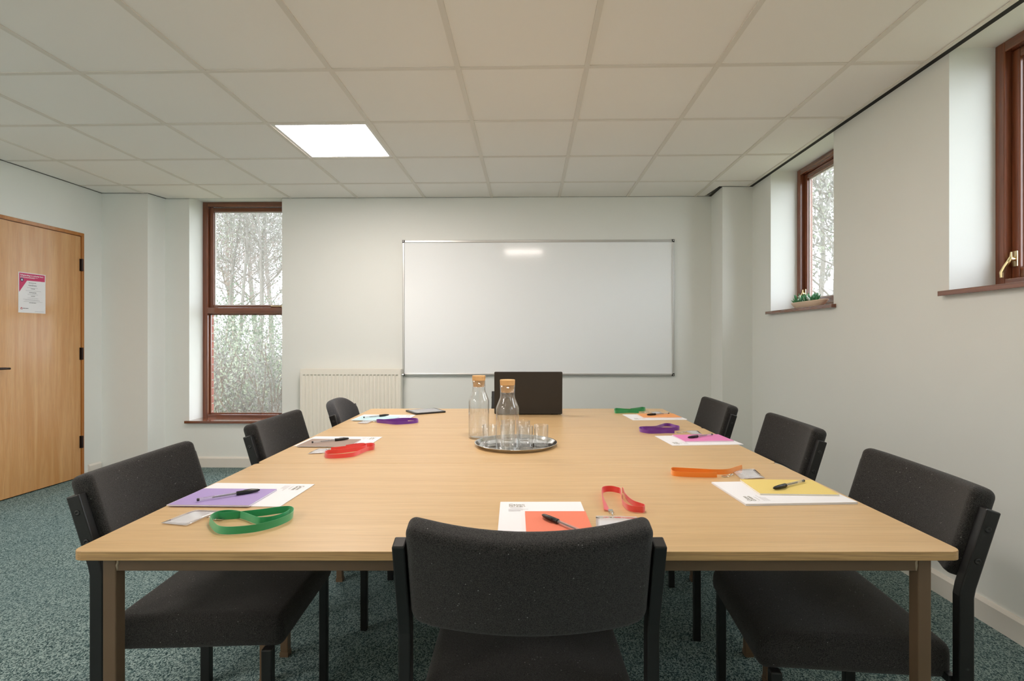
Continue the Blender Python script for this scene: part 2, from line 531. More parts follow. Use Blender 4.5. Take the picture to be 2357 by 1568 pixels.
for wpar, op in ((wall_back, W1),):
    z = op[2] - .03; row = 0
    while z < 2.36:
        if row % 2 == 0:
            lay(full_obj, wpar, op[0] - .215, z, uf); uf = True
        else:
            lay(bk_half, wpar, op[0] - .1025, z, uh); uh = True
        z += .075; row += 1

# ---------------------------------------------------------------- windows
def window(name, op, wall_loc, wall_rz, tall):
    x0, x1, z0, z1 = op
    W = empty(name, wall_loc, wall_rz); tag(W, kind='structure')
    ys, ye = .198, .262                       # outer frame depth
    fw = .045
    m, mx = M['mahogany'], M['mahogany_x']
    B = .004
    MB().box(x0, x0 + fw, ys, ye, z0, z1).build('jamb', m, W, bevel=B)
    MB().box(x1 - fw, x1, ys, ye, z0, z1).build('jamb', m, W, bevel=B)
    MB().box(x0 + fw, x1 - fw, ys, ye, z1 - fw, z1).build('head', mx, W, bevel=B)
    MB().box(x0 + fw, x1 - fw, ys, ye, z0, z0 + (.03 if tall else .05)).build('sill_rail', mx, W, bevel=B)
    def sash(a, b, c, d, bot=.04):
        s = .038; y0, y1 = .228, .270
        S = MB().box(a, a + s, y0, y1, c, d).build('sash_stile', m, W, bevel=B)
        MB().box(b - s, b, y0, y1, c, d).build('sash_stile', m, W, bevel=B)
        MB().box(a + s, b - s, y0, y1, d - s, d).build('sash_rail', mx, W, bevel=B)
        MB().box(a + s, b - s, y0, y1, c, c + bot).build('sash_rail', mx, W, bevel=B)
        g = .250
        MB().box(a + s, b - s, g, g + .004, c + bot, d - s).build('pane', M['pane'], W)
        t = .007
        bd = MB()
        bd.box(a + s, a + s + t, g - .004, g, c + bot, d - s); bd.box(b - s - t, b - s, g - .004, g, c + bot, d - s)
        bd.box(a + s + t, b - s - t, g - .004, g, c + bot, c + bot + t); bd.box(a + s + t, b - s - t, g - .004, g, d - s - t, d - s)
        bd.build('glazing_bead', M['white_plastic'], W)
    if tall:
        zt0, zt1 = 1.383, 1.440
        MB().box(x0 + fw, x1 - fw, ys - .006, ye, zt0, zt1).build('transom', mx, W, bevel=B)
        sash(x0 + fw + .002, x1 - fw - .002, zt1 + .002, z1 - fw - .002, .022)
        MB().box(x0 + fw, x1 - fw, .246, .250, z0 + .03, zt0).build('pane', M['pane'], W)
        bd = MB(); a, b, c, d, t = x0 + fw, x1 - fw, z0 + .03, zt0, .012
        bd.box(a, a + t, .232, .246, c, d); bd.box(b - t, b, .232, .246, c, d); bd.box(a + t, b - t, .232, .246, c, c + t); bd.box(a + t, b - t, .232, .246, d - t, d)
        bd.build('glazing_bead', m, W)
        h = MB().box(x1 - .19, x1 - .07, .210, .219, zt1 + .010, zt1 + .017)
        h.tube([(x1 - .19, .2145, zt1 + .0135), (x1 - .20, .205, zt1 + .0135)], .006, 8)
        h.box(x1 - .10, x1 - .085, .205, .226, zt1 + .001, zt1 + .022)
        h.build('casement_stay', M['brass'], W, bevel=.001)
    else:
        sash(x0 + fw + .002, x1 - fw - .002, z0 + .052, z1 - fw - .002, .042)
        zc = 1.485
        xa = x0 + fw + .004
        h = MB()
        h.box(xa + .004, xa + .030, .221, .228, zc - .032, zc + .034)               # back plate on the sash
        h.tube([(xa + .017, .226, zc), (xa + .017, .205, zc)], [.009, .008], 12)      # pivot
        h.tube([(xa + .017, .208, zc + .006), (xa + .012, .200, zc - .012), (xa + .004, .192, zc - .032), (xa - .004, .186, zc - .056), (xa - .003, .186, zc - .078)],
               [.008, .0075, .007, .0075, .006], 10)                                   # curved lever
        h.tube([(xa + .017, .207, zc + .004), (xa + .019, .207, zc + .030)], [.006, .0035], 8)
        h.box(xa - .010, xa + .012, .214, .224, zc + .002, zc + .012)
        h.build('casement_fastener', M['brass'], W, smooth=False, bevel=.001)
    return W
window('window_1', W1, (.19, WB_Y, 0), WB_A, True)
window('window_2', W2, (WR_X, 0, 0), WR_A - PI / 2, False)
window('window_3', W3, (WR_X, 0, 0), WR_A - PI / 2, False)
window('added_window_4', W4, (WR_X, 0, 0), WR_A - PI / 2, False)
window('added_window_5', W5, (WR_X, 0, 0), WR_A - PI / 2, False)

def sill_board(n, op, loc, rz):
    x0, x1, z0, z1 = op
    o = MB().box(x0 - .028, x1 + .028, -.030, 0, z0 - .018, z0 + .004).box(x0 + .0005, x1 - .0005, 0, .199, z0 + .0005, z0 + .004).build('trim_%d' % n, M['mahogany_x'], bevel=.007, seg=3)
    o.location = loc; o.rotation_euler = (0, 0, rz)
    return tag(o, kind='structure')
sill_board(1, W1, (.19, WB_Y, 0), WB_A)
sill_board(2, W2, (WR_X, 0, 0), WR_A - PI / 2)
sill_board(3, W3, (WR_X, 0, 0), WR_A - PI / 2)
sill_board(4, W4, (WR_X, 0, 0), WR_A - PI / 2)
sill_board(5, W5, (WR_X, 0, 0), WR_A - PI / 2)

# ---------------------------------------------------------------- door
D = empty('door_1', (WL_X, 0, 0), WL_A + PI / 2); tag(D, kind='structure')
lx0, lx1 = D1[0] + .024, D1[1] - .024
MB().box(lx0 + .003, lx1 - .003, .003, .047, .008, D1[3] - .031).build('leaf', M['door'], D, bevel=.0015)
MB().box(D1[0] + .001, lx0, -.004, .13, 0, D1[3] - .027).build('jamb', M['lining'], D, bevel=.002)
MB().box(lx1, D1[1] - .001, -.004, .13, 0, D1[3] - .027).build('jamb', M['lining'], D, bevel=.002)
MB().box(D1[0] + .001, D1[1] - .001, -.004, .13, D1[3] - .027, D1[3] - .001).build('head', M['lining'], D, bevel=.002)
MB().box(lx0 + .003, lx1 - .003, .055, .060, 0, D1[3] - .029).build('stop', M['black_plastic'], D)
M['hinge'] = plain('bronze_hinge', lin(52, 38, 34), .4, .6)
for zc in (1.757, 1.025, .297):
    h = MB().tube([(lx1 - .001, -.008, zc - .05), (lx1 - .001, -.008, zc + .05)], .0085, 12)
    h.box(lx1 - .016, lx1 - .002, -.001, .004, zc - .05, zc + .05)
    h.build('hinge', M['hinge'], D, bevel=.001)
h = MB()
hz, hx = .938, lx0 + .062
h.lathe([(0, 0), (.026, 0), (.026, .008), (0, .008)], 24)
h.v = [(x + hx, .003 - z, y + hz) for x, y, z in h.v]
h.tube([(hx, .0, hz), (hx, -.045, hz)], .009, 12)
h.tube([(hx - .008, -.046, hz), (hx + .03, -.050, hz + .001), (hx + .09, -.050, hz), (hx + .128, -.048, hz - .002)], [.0095, .0095, .0085, .008], 12)
fix_normals(h.build('lever_handle', M['hinge'], D, smooth=True))

# ---------------------------------------------------------------- ceiling: slab, tiles, T-bar grid
GX, GY, GA = -2.0732, 2.5119, -.0238
ceil = MB().box(-2.2, 4.4, -4.6, 2.8, TOP - .04, TOP + .1).build('ceiling', M['plenum'])
ceil.location = (GX, GY, 0); ceil.rotation_euler = (0, 0, GA); tag(ceil, kind='structure')
Rm = Matrix.Rotation(GA, 2)
def to_local_plane(a, b, c):
    n = Rm.transposed() @ Vector((a, b)); return (n.x, n.y, c - (a * GX + b * GY))
gapR, gapL, gapB, gapP = .030, .010, .004, .007
def regions(gapR, gapL, gapB, gapP, gapQ, gapS):
  PR = to_local_plane(1, -.0209, WR_X - gapR)
  PLf = to_local_plane(-1, .0527, -WL_X - gapL)
  PBk = to_local_plane(.016, 1, WB_Y + .016 * .19 - gapB)
  PRe = to_local_plane(0, -1, -REAR - .01)
  # three convex regions: in front of both pillars, between the two pillar fronts, and the strip between the pillars
  return [[PLf, PR, PRe, to_local_plane(0, 1, 4.373 - gapP)],
          [PLf, PRe, to_local_plane(0, -1, -(4.373 - gapP)), to_local_plane(0, 1, 4.573 - gapP), to_local_plane(1, .058, 1.7 + .058 * 4.373 - gapQ)],
          [PBk, to_local_plane(0, -1, -(4.573 - gapP)), to_local_plane(-1, .235, 3.185 + .235 * 4.573 - gapS), to_local_plane(1, .058, 1.7 + .058 * 4.373 - gapQ)]]
REG = regions(.030, .010, .004, .007, .026, .010)
REG0 = regions(.0005, .0005, .0005, .0005, .0005, .0005)
def cut(rect, REG=REG):
    out = []
    for R_ in REG:
        p = clip_poly(rect, R_)
        if len(p) >= 3:
            ar = abs(sum(p[i][0] * p[(i + 1) % len(p)][1] - p[(i + 1) % len(p)][0] * p[i][1] for i in range(len(p)))) / 2
            if ar > 2e-5: out.append(p)
    return out
def rect(a, b, c, d): return [(a, c), (b, c), (b, d), (a, d)]
PANELS = [(1, 1), (3, -2), (-2, -4), (-2, -7)]      # grid cells that hold a light panel; last two added unseen for brightness
tile_z = CEIL + .004
for i in range(-4, 8):
    for j in range(-8, 5):
        if (i, j) in PANELS: continue
        e = .0125
        pieces = cut(rect(.6 * i + e, .6 * i + .6 - e, .6 * j + e, .6 * j + .6 - e))
        if not pieces: continue
        mb = MB(); dz = random.uniform(0, .0015)
        for p in pieces: mb.prism(p, tile_z - .0005 + dz, tile_z + .011)
        mb.build('ceiling_tile', M['tile'], ceil)
for i in range(-4, 8):
    pieces = cut(rect(.6 * i - .012, .6 * i + .012, -5, 3))
    if pieces:
        mb = MB()
        for p in pieces: mb.prism(p, CEIL, CEIL + .0155)
        mb.build('main_runner', M['grid'], ceil)
for j in range(-8, 5):
    pieces = cut(rect(-3, 5, .6 * j - .012, .6 * j + .012))
    if pieces:
        mb = MB()
        for p in pieces: mb.prism(p, CEIL + .0012, CEIL + .0150)
        mb.build('cross_tee', M['grid'], ceil)
bb = MB()
for p in cut(rect(-4, 6, -8, 4), REG0): bb.prism(p, CEIL + .0165, CEIL + .030)
bb.build('backing_board', M['plenum'], ceil)                      # black void seen in the shadow gaps
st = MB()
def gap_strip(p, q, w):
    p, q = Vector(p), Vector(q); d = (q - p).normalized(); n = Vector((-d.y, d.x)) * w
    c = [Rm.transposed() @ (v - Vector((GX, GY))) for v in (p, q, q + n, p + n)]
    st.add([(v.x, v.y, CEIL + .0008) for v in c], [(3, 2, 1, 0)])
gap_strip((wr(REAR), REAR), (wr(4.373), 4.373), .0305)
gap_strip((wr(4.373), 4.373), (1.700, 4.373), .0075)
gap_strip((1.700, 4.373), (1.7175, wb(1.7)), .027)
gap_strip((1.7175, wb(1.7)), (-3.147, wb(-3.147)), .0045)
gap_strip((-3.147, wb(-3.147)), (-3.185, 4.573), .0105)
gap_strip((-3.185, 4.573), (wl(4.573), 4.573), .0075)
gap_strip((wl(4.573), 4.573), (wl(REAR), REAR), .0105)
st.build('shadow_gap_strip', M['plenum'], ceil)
# edge angle along the right wall, standing off it to leave the dark shadow gap
ea = MB()
y = REAR + .02
xa = lambda y: wr(y) - gapR
pts = [(xa(y) - .022, y), (xa(y), y), (xa(4.36), 4.36), (xa(4.36) - .022, 4.36)]
pts = [tuple(Rm.transposed() @ (Vector(p) - Vector((GX, GY)))) for p in pts]
ea.prism(pts, CEIL - .0006, CEIL + .004); ea.build('edge_angle', M['grid'], ceil)

PANEL_LABELS = ['lit square ceiling light panel over the left side of the table',
                'recessed slot ceiling light above the near table, reflected in the whiteboard',
                'added unseen square ceiling light panel behind the camera on the door side',
                'added unseen square ceiling light panel near the rear wall on the door side']
for (i, j), lab in zip(PANELS, PANEL_LABELS):
    c = Rm @ Vector((.6 * i + .3, .6 * j + .3)) + Vector((GX, GY))
    t = thing('ceiling_light', lab, 'light', (c.x, c.y, CEIL + .002), GA, 'square ceiling light panels')
    fr = MB(); a, b = .2865, .268
    fr.box(-a, -b, -a, a, .001, .011); fr.box(b, a, -a, a, .001, .011); fr.box(-b, b, -a, -b, .001, .011); fr.box(-b, b, b, a, .001, .011)
    fr.build('frame', M['white_plastic'], t)
    slot = (i, j) == (3, -2); b0 = .085 if slot else -b
    if slot: MB().box(-b, b, -b, b0, .001, .011).build('blank_plate', M['tile'], t)
    MB().add([(-b, b0, .006), (b, b0, .006), (b, b, .006), (-b, b, .006)], [(3, 2, 1, 0)]).build('diffuser', M['panel_slot'] if slot else M['panel'], t)
    MB().box(-a, a, -a, a, .0112, .014).build('housing', M['white_plastic'], t)

# ---------------------------------------------------------------- ground and trees outside
gr = tag(MB().box(-30, 30, 5.15, 45, -.55, -.35).box(2.35, 30, -12, 5.15, -.55, -.35).build('ground', M['ground']), kind='structure')

def grow(mb, p, d, L, r, depth, tips, seed):
    n = 4; pts = [p.copy()]; rad = [r]
    for i in range(n):
        d = (d + Vector((seed.uniform(-1, 1), seed.uniform(-1, 1), seed.uniform(-.3, .8))) * .14).normalized()
        p = p + d * (L / n); pts.append(p.copy()); rad.append(r * (1 - .45 * (i + 1) / n))
    mb.tube(pts, rad, 5 if depth > 2 else 3, caps=False)
    if depth == 0:
        tips.append((pts[-1], d)); tips.append((pts[2], d)); return
    kids = seed.randint(3, 4)
    for k in range(kids):
        i = seed.randint(1, n); ax = d.orthogonal().normalized()
        ax.rotate(Matrix.Rotation(seed.uniform(0, 2 * PI), 3, d))
        nd = (d * seed.uniform(.7, 1.1) + ax * seed.uniform(.5, .95) + Vector((0, 0, .12))).normalized()
        grow(mb, pts[i], nd, L * seed.uniform(.58, .80), rad[i] * seed.uniform(.5, .7), depth - 1, tips, seed)

def leaf_cloud(tips, n, size, spread, seed):
    mb = MB()
    for _ in range(n):
        p, d = seed.choice(tips)
        q = p + Vector((seed.gauss(0, spread), seed.gauss(0, spread), seed.gauss(0, spread)))
        e = Euler((seed.uniform(0, 6.3), seed.uniform(0, 6.3), seed.uniform(0, 6.3))).to_matrix()
        s = size * seed.uniform(.6, 1.3)
        vs = [q + e @ Vector(v) * s for v in ((-.5, 0, 0), (0, -.24, .05), (.5, 0, 0), (0, .24, .05))]
        mb.add(vs, [(0, 1, 2), (0, 2, 3)])
    return mb

def tree(name, label, cat, x, y, h, r, leaves, lsize, lmat, bmat, seed, group, lean=(0, 0), depth=4, low=.28):
    sd = random.Random(seed)
    t = thing(name, label, cat, (x, y, -.35), 0, group)
    tr = MB(); br = MB(); tips = []
    pts = [Vector((0, 0, -.05))]; rad = [r * 1.25]
    for i in range(1, 8):
        f = i / 7
        pts.append(Vector((lean[0] * f + sd.uniform(-.06, .06) * h * .12, lean[1] * f + sd.uniform(-.06, .06) * h * .12, h * f))); rad.append(r * (1 - .85 * f))
    tr.tube(pts, rad, 8).build('trunk', bmat, t, smooth=True)
    for k in range(17):
        f = low + (1 - low) * k / 17 + sd.uniform(0, .05)
        i = min(int(f * 7), 6); u = f * 7 - i
        p = pts[i].lerp(pts[i + 1], min(max(u, 0), 1))
        a = sd.uniform(0, 2 * PI)
        d = Vector((math.cos(a), math.sin(a), sd.uniform(.35, 1.1))).normalized()
        grow(br, p, d, h * .24 * sd.uniform(.8, 1.2) * (1.15 - .5 * f), r * .30 * (1.1 - .7 * f), depth - 1, tips, sd)
    br.build('branches', bmat, t)
    if leaves:
        o = leaf_cloud(tips, leaves, lsize, .22, sd).build('leaves', lmat, t); tag(o, kind='stuff')
    return t

def bush(label, x, y, w, h, n, lsize, lmat, seed):
    sd = random.Random(seed)
    t = thing('bush', label, 'bush', (x, y, -.35), 0, 'bushes outside the tall window')
    st = MB(); tips = []
    for k in range(26):
        a = sd.uniform(0, 2 * PI); rr = sd.uniform(0, .25) * w
        p = Vector((math.cos(a) * rr, math.sin(a) * rr, -.02)); d = Vector((math.cos(a) * .5, math.sin(a) * .5, 1)).normalized()
        q = [p]
        for i in range(5):
            d = (d + Vector((sd.uniform(-.25, .25), sd.uniform(-.25, .25), sd.uniform(-.15, .1)))).normalized()
            q.append(q[-1] + d * h / 5 * sd.uniform(.8, 1.2)); tips.append((q[-1], d))
            tips.append((q[-1] + Vector((sd.gauss(0, .15), sd.gauss(0, .15), 0)) * w, d))
        st.tube(q, [.014, .012, .010, .008, .006, .004], 4, caps=False)
    st.build('stems', M['bark2'], t)
    tag(leaf_cloud(tips, n, lsize, .13 * w, sd).build('leaves', lmat, t), kind='stuff')
    return t

TG = 'trees outside the tall window'
specs = [(-6.05, 11.3, 6.2, .055, 18000, .050, 'leaf_grey', 'bark', 'slim grey tree close to the left edge of the tall window'),
         (-6.45, 13.0, 7.0, .075, 18000, .055, 'leaf_russet', 'bark', 'straight grey trunk in the middle of the tall window'),
         (-5.25, 11.0, 6.0, .05, 18000, .050, 'leaf_grey', 'bark', 'thin grey tree close to the right edge of the tall window'),
         (-8.2, 15.4, 7.5, .09, 14000, .06, 'leaf_russet', 'bark2', 'russet leaved tree farther back on the left of the tall window'),
         (-8.6, 17.6, 8.5, .11, 14000, .07, 'leaf_grey', 'bark', 'thick grey trunk farther back behind the slim trees'),
         (-9.0, 19.5, 9.0, .11, 12000, .075, 'leaf_grey', 'bark', 'tall distant grey tree beyond the other trunks'),
         (-10.9, 20.5, 9.0, .12, 12000, .08, 'leaf_dark', 'bark', 'far tree with dark leaves at the left of the wood'),
         (-6.9, 12.2, 6.4, .045, 18000, .05, 'leaf_pale', 'bark', 'leaning thin tree with pale leaves crossing the tall window')]
for k, (x, y, h, r, nl, ls, lm, bmn, lab) in enumerate(specs):
    tree('tree', lab, 'tree', x, y, h, r, nl, ls, M[lm], M[bmn], 100 + k, TG, lean=(random.uniform(-.5, .5) + (1.4 if k == 7 else 0), random.uniform(-.3, .3)))
bushes = [(-4.35, 7.7, 1.2, 1.75, 11000, .046, 'leaf_pale', 'pale leaved bush low at the right of the tall window'),
          (-3.55, 7.6, 1.0, 1.7, 7000, .046, 'leaf_grey', 'grey green bush past the right edge of the tall window'),
          (-4.35, 9.2, 1.5, 2.2, 9000, .05, 'leaf_dark', 'dark green bush behind the pale leaved bush'),
          (-5.55, 8.6, 1.0, 2.1, 8000, .048, 'leaf_dark', 'upright dark green bush at the left of the tall window'),
          (-4.85, 7.9, .8, 1.3, 4500, .044, 'leaf_russet', 'low russet bush under the tree trunks'),
          (-6.2, 11.4, 2.0, 2.6, 9000, .06, 'leaf_dark', 'broad dark bush at the back of the wood')]
for k, (x, y, w, h, n, ls, lm, lab) in enumerate(bushes):
    bush(lab, x, y, w, h, n, ls, M[lm], 300 + k)
for k, (x, y, h, r, nl, ls, lm, lab) in enumerate([
        (4.75, 7.3, 6.0, .07, 12000, .075, 'leaf_grey', 'leafy grey green tree close to the small window with the plant'),
        (6.3, 10.4, 7.0, .08, 12000, .085, 'leaf_pale', 'pale leaved tree farther from the small window with the plant'),
        (7.6, 13.2, 8.0, .09, 9000, .10, 'leaf_dark', 'tall distant tree seen through the small window'),
        (4.9, 4.4, 7.0, .10, 2600, .08, 'leaf_grey', 'tree beside the building near the right hand windows')]):
    tree('tree', lab, 'tree', x, y, h, r, nl, ls, M[lm], M['bark'], 500 + k, 'trees outside the small windows', low=.2)

# ---------------------------------------------------------------- whiteboard and radiator
wbx, wbz0, wbz1 = .1877, 1.14 - .3185, 1.14 + .882
wt = thing('whiteboard', 'large white magnetic whiteboard in aluminium frame on the back wall', 'whiteboard', (wbx, wb(wbx), 0), WB_A)
hw = 1.2
MB().box(-hw + .012, hw - .012, -.011, -.001, wbz0 + .012, wbz1 - .012).build('board', M['board'], wt)
for nm, b in (('frame_rail', (-hw + .02, hw - .02, wbz1 - .020, wbz1)), ('frame_rail', (-hw + .02, hw - .02, wbz0, wbz0 + .020)),
              ('frame_rail', (-hw, -hw + .018, wbz0 + .02, wbz1 - .02)), ('frame_rail', (hw - .018, hw, wbz0 + .02, wbz1 - .02))):
    MB().box(b[0], b[1], -.020, -.001, b[2], b[3]).build(nm, M['alu'], wt, bevel=.003)
for sx in (-1, 1):
    for zz, sz in ((wbz0, 1), (wbz1, -1)):
        x = sx * hw
        poly = [(0, 0), (.026, 0), (.020, .016), (.014, .023), (0, .026)]
        mb = MB(); n = len(poly)
        v = [(x - sx * a + sx * .001, yy, zz + sz * (b - .001)) for yy in (-.023, 0) for a, b in poly]
        mb.add(v, [tuple(range(n)), tuple(range(n, 2 * n))[::-1]] + [(i, i + n, (i + 1) % n + n, (i + 1) % n) for i in range(n)])
        cc = fix_normals(mb.build('corner_cap', M['black_plastic'], wt, bevel=.002))
        s = MB().lathe([(0, 0), (.0045, 0), (.0045, .002), (0, .0025)], 12)
        s.v = [(px_ + x - sx * .009, -.023 - pz, py_ + zz + sz * .009) for px_, py_, pz in s.v]
        fix_normals(s.build('screw', M['white_plastic'], cc))

rx0, rx1, rz0, rz1 = -1.893, -1.012, .155, .882
rc = (rx0 + rx1) / 2
rt = thing('radiator', 'cream fluted panel radiator below the whiteboard beside the tall window', 'radiator', (rc, wb(rc), 0), WB_A)
hwR = (rx1 - rx0) / 2
nfl = 26; edge = .016; pitch = (2 * hwR - 2 * edge) / nfl
yf = -.092
mb = MB()
# fluted face: raised ribs between shallow channels, plain band above and below
cols = [-hwR, -hwR + edge]; dep = [0, 0]
for k in range(nfl):
    a = -hwR + edge + k * pitch
    for u, dd in ((.10, 0), (.26, .009), (.72, .009), (.90, 0)):
        cols.append(a + u * pitch); dep.append(dd)
cols += [hwR - edge, hwR]; dep += [0, 0]
zr = [rz0, rz0 + .045, rz0 + .058, rz1 - .058, rz1 - .045, rz1]
zf = [0, 0, 1, 1, 0, 0]
nv = len(cols)
for z, f in zip(zr, zf):
    for x, dd in zip(cols, dep): mb.v.append((x, yf + dd * f, z))
for r in range(len(zr) - 1):
    for c in range(nv - 1):
        mb.f.append((r * nv + c, r * nv + c + 1, (r + 1) * nv + c + 1, (r + 1) * nv + c)); mb.m.append(0)
mb.build('front_panel', M['rad'], rt)
MB().box(-hwR, hwR, yf + .0095, yf + .020, rz0, rz1).build('water_channel', M['rad'], rt)
gq = MB()
for k in range(60):
    x = -hwR + .012 + k * (2 * hwR - .024) / 60
    gq.box(x, x + .007, yf + .022, -.028, rz1 - .004, rz1)
gq.box(-hwR, hwR, yf + .003, yf + .022, rz1 - .003, rz1 + .002); gq.box(-hwR, hwR, -.030, -.024, rz1 - .012, rz1 + .002)
gq.build('top_grille', M['rad'], rt)
for sx in (-1, 1):
    MB().box(sx * hwR - .004, sx * hwR + .004, yf + .004, -.024, rz0 + .02, rz1 + .001).build('side_panel', M['rad'], rt, bevel=.002)
MB().box(-hwR + .01, hwR - .01, -.040, -.030, rz0, rz1 - .02).build('back_panel', M['rad'], rt)
for sx in (-.28, .28): MB().box(sx - .02, sx + .02, -.030, -.001, .3, .75).build('wall_bracket', M['rad'], rt)
v = MB().tube([(hwR + .001, -.060, rz1 - .05), (hwR + .022, -.060, rz1 - .05)], .010, 12).tube([(hwR + .018, -.060, rz1 - .05), (hwR + .018, -.060, rz1 - .02)], [.006, .004], 10)
v.build('bleed_valve', M['chrome'], rt)
v = MB().tube([(-hwR - .002, -.060, rz0 + .04), (-hwR - .035, -.060, rz0 + .04), (-hwR - .035, -.060, 0.0)], .0085, 12).tube([(-hwR - .035, -.060, rz0 + .02), (-hwR - .035, -.060, rz0 + .11)], .018, 14)
v.build('inlet_valve', M['white_plastic'], rt)

# ---------------------------------------------------------------- tables
TZ = .7135
def rounded_rect(x0, x1, y0, y1, r, n=5):
    out = []
    for cx, cy, a0 in ((x1 - r, y0 + r, -90), (x1 - r, y1 - r, 0), (x0 + r, y1 - r, 90), (x0 + r, y0 + r, 180)):
        for k in range(n + 1):
            a = math.radians(a0 + 90 * k / n); out.append((cx + r * math.cos(a), cy + r * math.sin(a)))
    return out
def table(label, y0, y1, insY0, insY1):
    cy = (y0 + y1) / 2; d = (y1 - y0) / 2; w = .900
    t = thing('meeting_table', label, 'table', (.001, cy, 0), 0, 'pushed-together meeting tables')
    MB().prism(rounded_rect(-w, w, -d, d, .022), TZ - .0185, TZ, 0, 1).build('tabletop', [M['table'], M['table_edge']], t, bevel=.0008, seg=1)
    q = .027; lx = .8495; a, b = -d + insY0, d - insY1
    zt = TZ - .0195
    for sx in (-1, 1):
        for y in (a, b - q):
            x = -lx if sx < 0 else lx - q
            l = MB().box(x, x + q, y, y + q, 0, zt).build('leg', M['frame_brown'], t, bevel=.002)
            MB().box(x - .0015, x + q + .0015, y - .0015, y + q + .0015, 0, .018).build('foot_cap', M['frame_brown'], l)
    zb = zt - .029
    MB().box(-lx + q, lx - q, a + .001, a + q - .002, zb, zt).build('rail', M['frame_brown'], t, bevel=.002)
    MB().box(-lx + q, lx - q, b - q + .002, b - .001, zb, zt).build('rail', M['frame_brown'], t, bevel=.002)
    for sx in (-1, 1):
        x = -lx + .001 if sx < 0 else lx - q + .002
        MB().box(x, x + q - .003, a + q, b - q, zb, zt).build('rail', M['frame_brown'], t, bevel=.002)
    for sx in (-1, 1):
        x = sx * (lx - q)
        pts = [(x - sx * .003 + random.uniform(-.001, .001), a + .0015, zb + .001 + i * .0055) for i in range(6)]
        MB().tube(pts, [.0012, .0022, .0028, .0026, .0022, .001], 8).build('weld', M['weld'], t, smooth=True)
    return t
table('nearest of the three oak topped tables, by the front chair', 1.0655, 1.829, .020, .055)
table('middle oak topped table holding the tray of glasses', 1.831, 2.559, .070, .040)
table('farthest oak topped table with the laptop, by the whiteboard', 2.561, 3.278, .050, .050)

# ---------------------------------------------------------------- chairs
REC = .055 / .181
def upright_y(z): return -.205 - max(0, z - .585) * REC
def chair_parts(t, fab, arch=False):
    hw_ = .2400
    for sx in (-1, 1):
        x = sx * hw_
        top = .766 if not arch else .755
        MB().rect_tube([(x, -.205, 0), (x, -.205, .575), (x, -.209, .597), (x, upright_y(top), top)], .024, .031).build('leg', M['black_metal'], t, bevel=.003)
        MB().rect_tube([(x * .905, .186, 0), (x * .905, .186, .372)], .024, .026).build('leg', M['black_metal'], t, bevel=.003)
        MB().box(x * .80 - .011, x * .80 + .011, -.185, .172, .3690, .390).build('side_rail', M['black_metal'], t, bevel=.003)
        for zs in (.725, .655):
            s = MB().lathe([(0, .0003), (.0022, .0004), (.0030, .0012), (.0058, .0013), (.0072, 0), (0, -.001)], 14)
            s.v = [(x + sx * (.012 + c), upright_y(zs) + a, zs + b) for a, b, c in s.v]
            fix_normals(s.build('screw', M['screw'], t, smooth=True))
    MB().box(-hw_ + .012, hw_ - .012, -.200, -.182, .370, .388).build('cross_rail', M['black_metal'], t, bevel=.002)
    MB().box(-hw_ + .050, hw_ - .050, .172, .190, .370, .388).build('cross_rail', M['black_metal'], t, bevel=.002)
    # seat pad
    s = rbox(.2135, .213, .043, .026, 10, 10, 2, 4)
    vv = []
    for x, y, z in s.v:
        u, w = x / .2135, y / .213
        z2 = z + (.010 * (1 - u * u) * (1 - w * w) if z > 0 else 0)
        if w > .55: z2 -= .020 * ((w - .55) / .45) ** 2 * (1 if z > 0 else .2)
        vv.append((x * (1 - .02 * (w > 0) * w), y + .006, z2 + .407))
    s.v = vv
    s.build('seat', fab, t, smooth=True)
    # curved, reclined back pad
    hh = .1085 if not arch else .125
    bw = .2270
    b = rbox(bw, .029 if not arch else .023, hh, .0195, 18, 2, 8, 4)
    ang = math.atan(REC); vv = []
    zc, yc = (.7050 if not arch else .705), upright_y(.7045) + .010
    for x, y, s_ in b.v:
        u = abs(x / bw)
        if arch: s_ = -hh + (s_ + hh) * (1 - .40 * u ** 3.8)
        else:
            lo = max(0, (u - .82) / .18)
            if s_ < 0: s_ += (.016 * lo * lo + .018 * (1 - u * u)) * (-s_ / hh)
            else: s_ -= .003 * lo * lo * (s_ / hh)
        th = 1.0
        yy = y * th - .052 * (1 - u * u)
        vv.append((x, yc + yy * math.cos(ang) - s_ * math.sin(ang), zc + yy * math.sin(ang) * 1.0 + s_ * math.cos(ang)))
    b.v = vv
    b.build('backrest', fab, t, smooth=True)
M['screw'] = plain('dark_screw', lin(58, 58, 58), .35, .6)
CG = 'black chairs around the table'
ch0 = thing('conference_chair', 'black fabric chair with its back to the camera at the near table end', 'chair', (.0236, 1.240, 0), 0, CG)
chair_parts(ch0, M['fabric'])
spots = [('black fabric chair nearest on the door side, beside the purple notebook', -.815, 1.530, -87.5),
         ('black square-backed chair in the middle of the door side, by the brown notebook', -.785, 2.300, -90),
         ('black fabric chair nearest on the window-sill side, beside the yellow notebook', .807, 1.430, 84.5),
         ('black fabric chair in the middle of the right side, by the pink notebook', .885, 2.215, 86),
         ('black fabric chair farthest along the right side, by the orange notebook', .833, 2.890, 87),
         ('black chair at the far table end, mostly hidden behind the laptop', .073, 3.560, 180)]
for lab, x, y, a in spots:
    c = copy_tree(ch0); c.location = (x, y, 0); c.rotation_euler = (0, 0, math.radians(a)); c['label'] = lab
ca = thing('conference_chair', 'dark grey chair with rounded arched back in front of the radiator', 'chair', (-.703, 2.955, 0), math.radians(-85), CG)
chair_parts(ca, M['fabric2'], True)

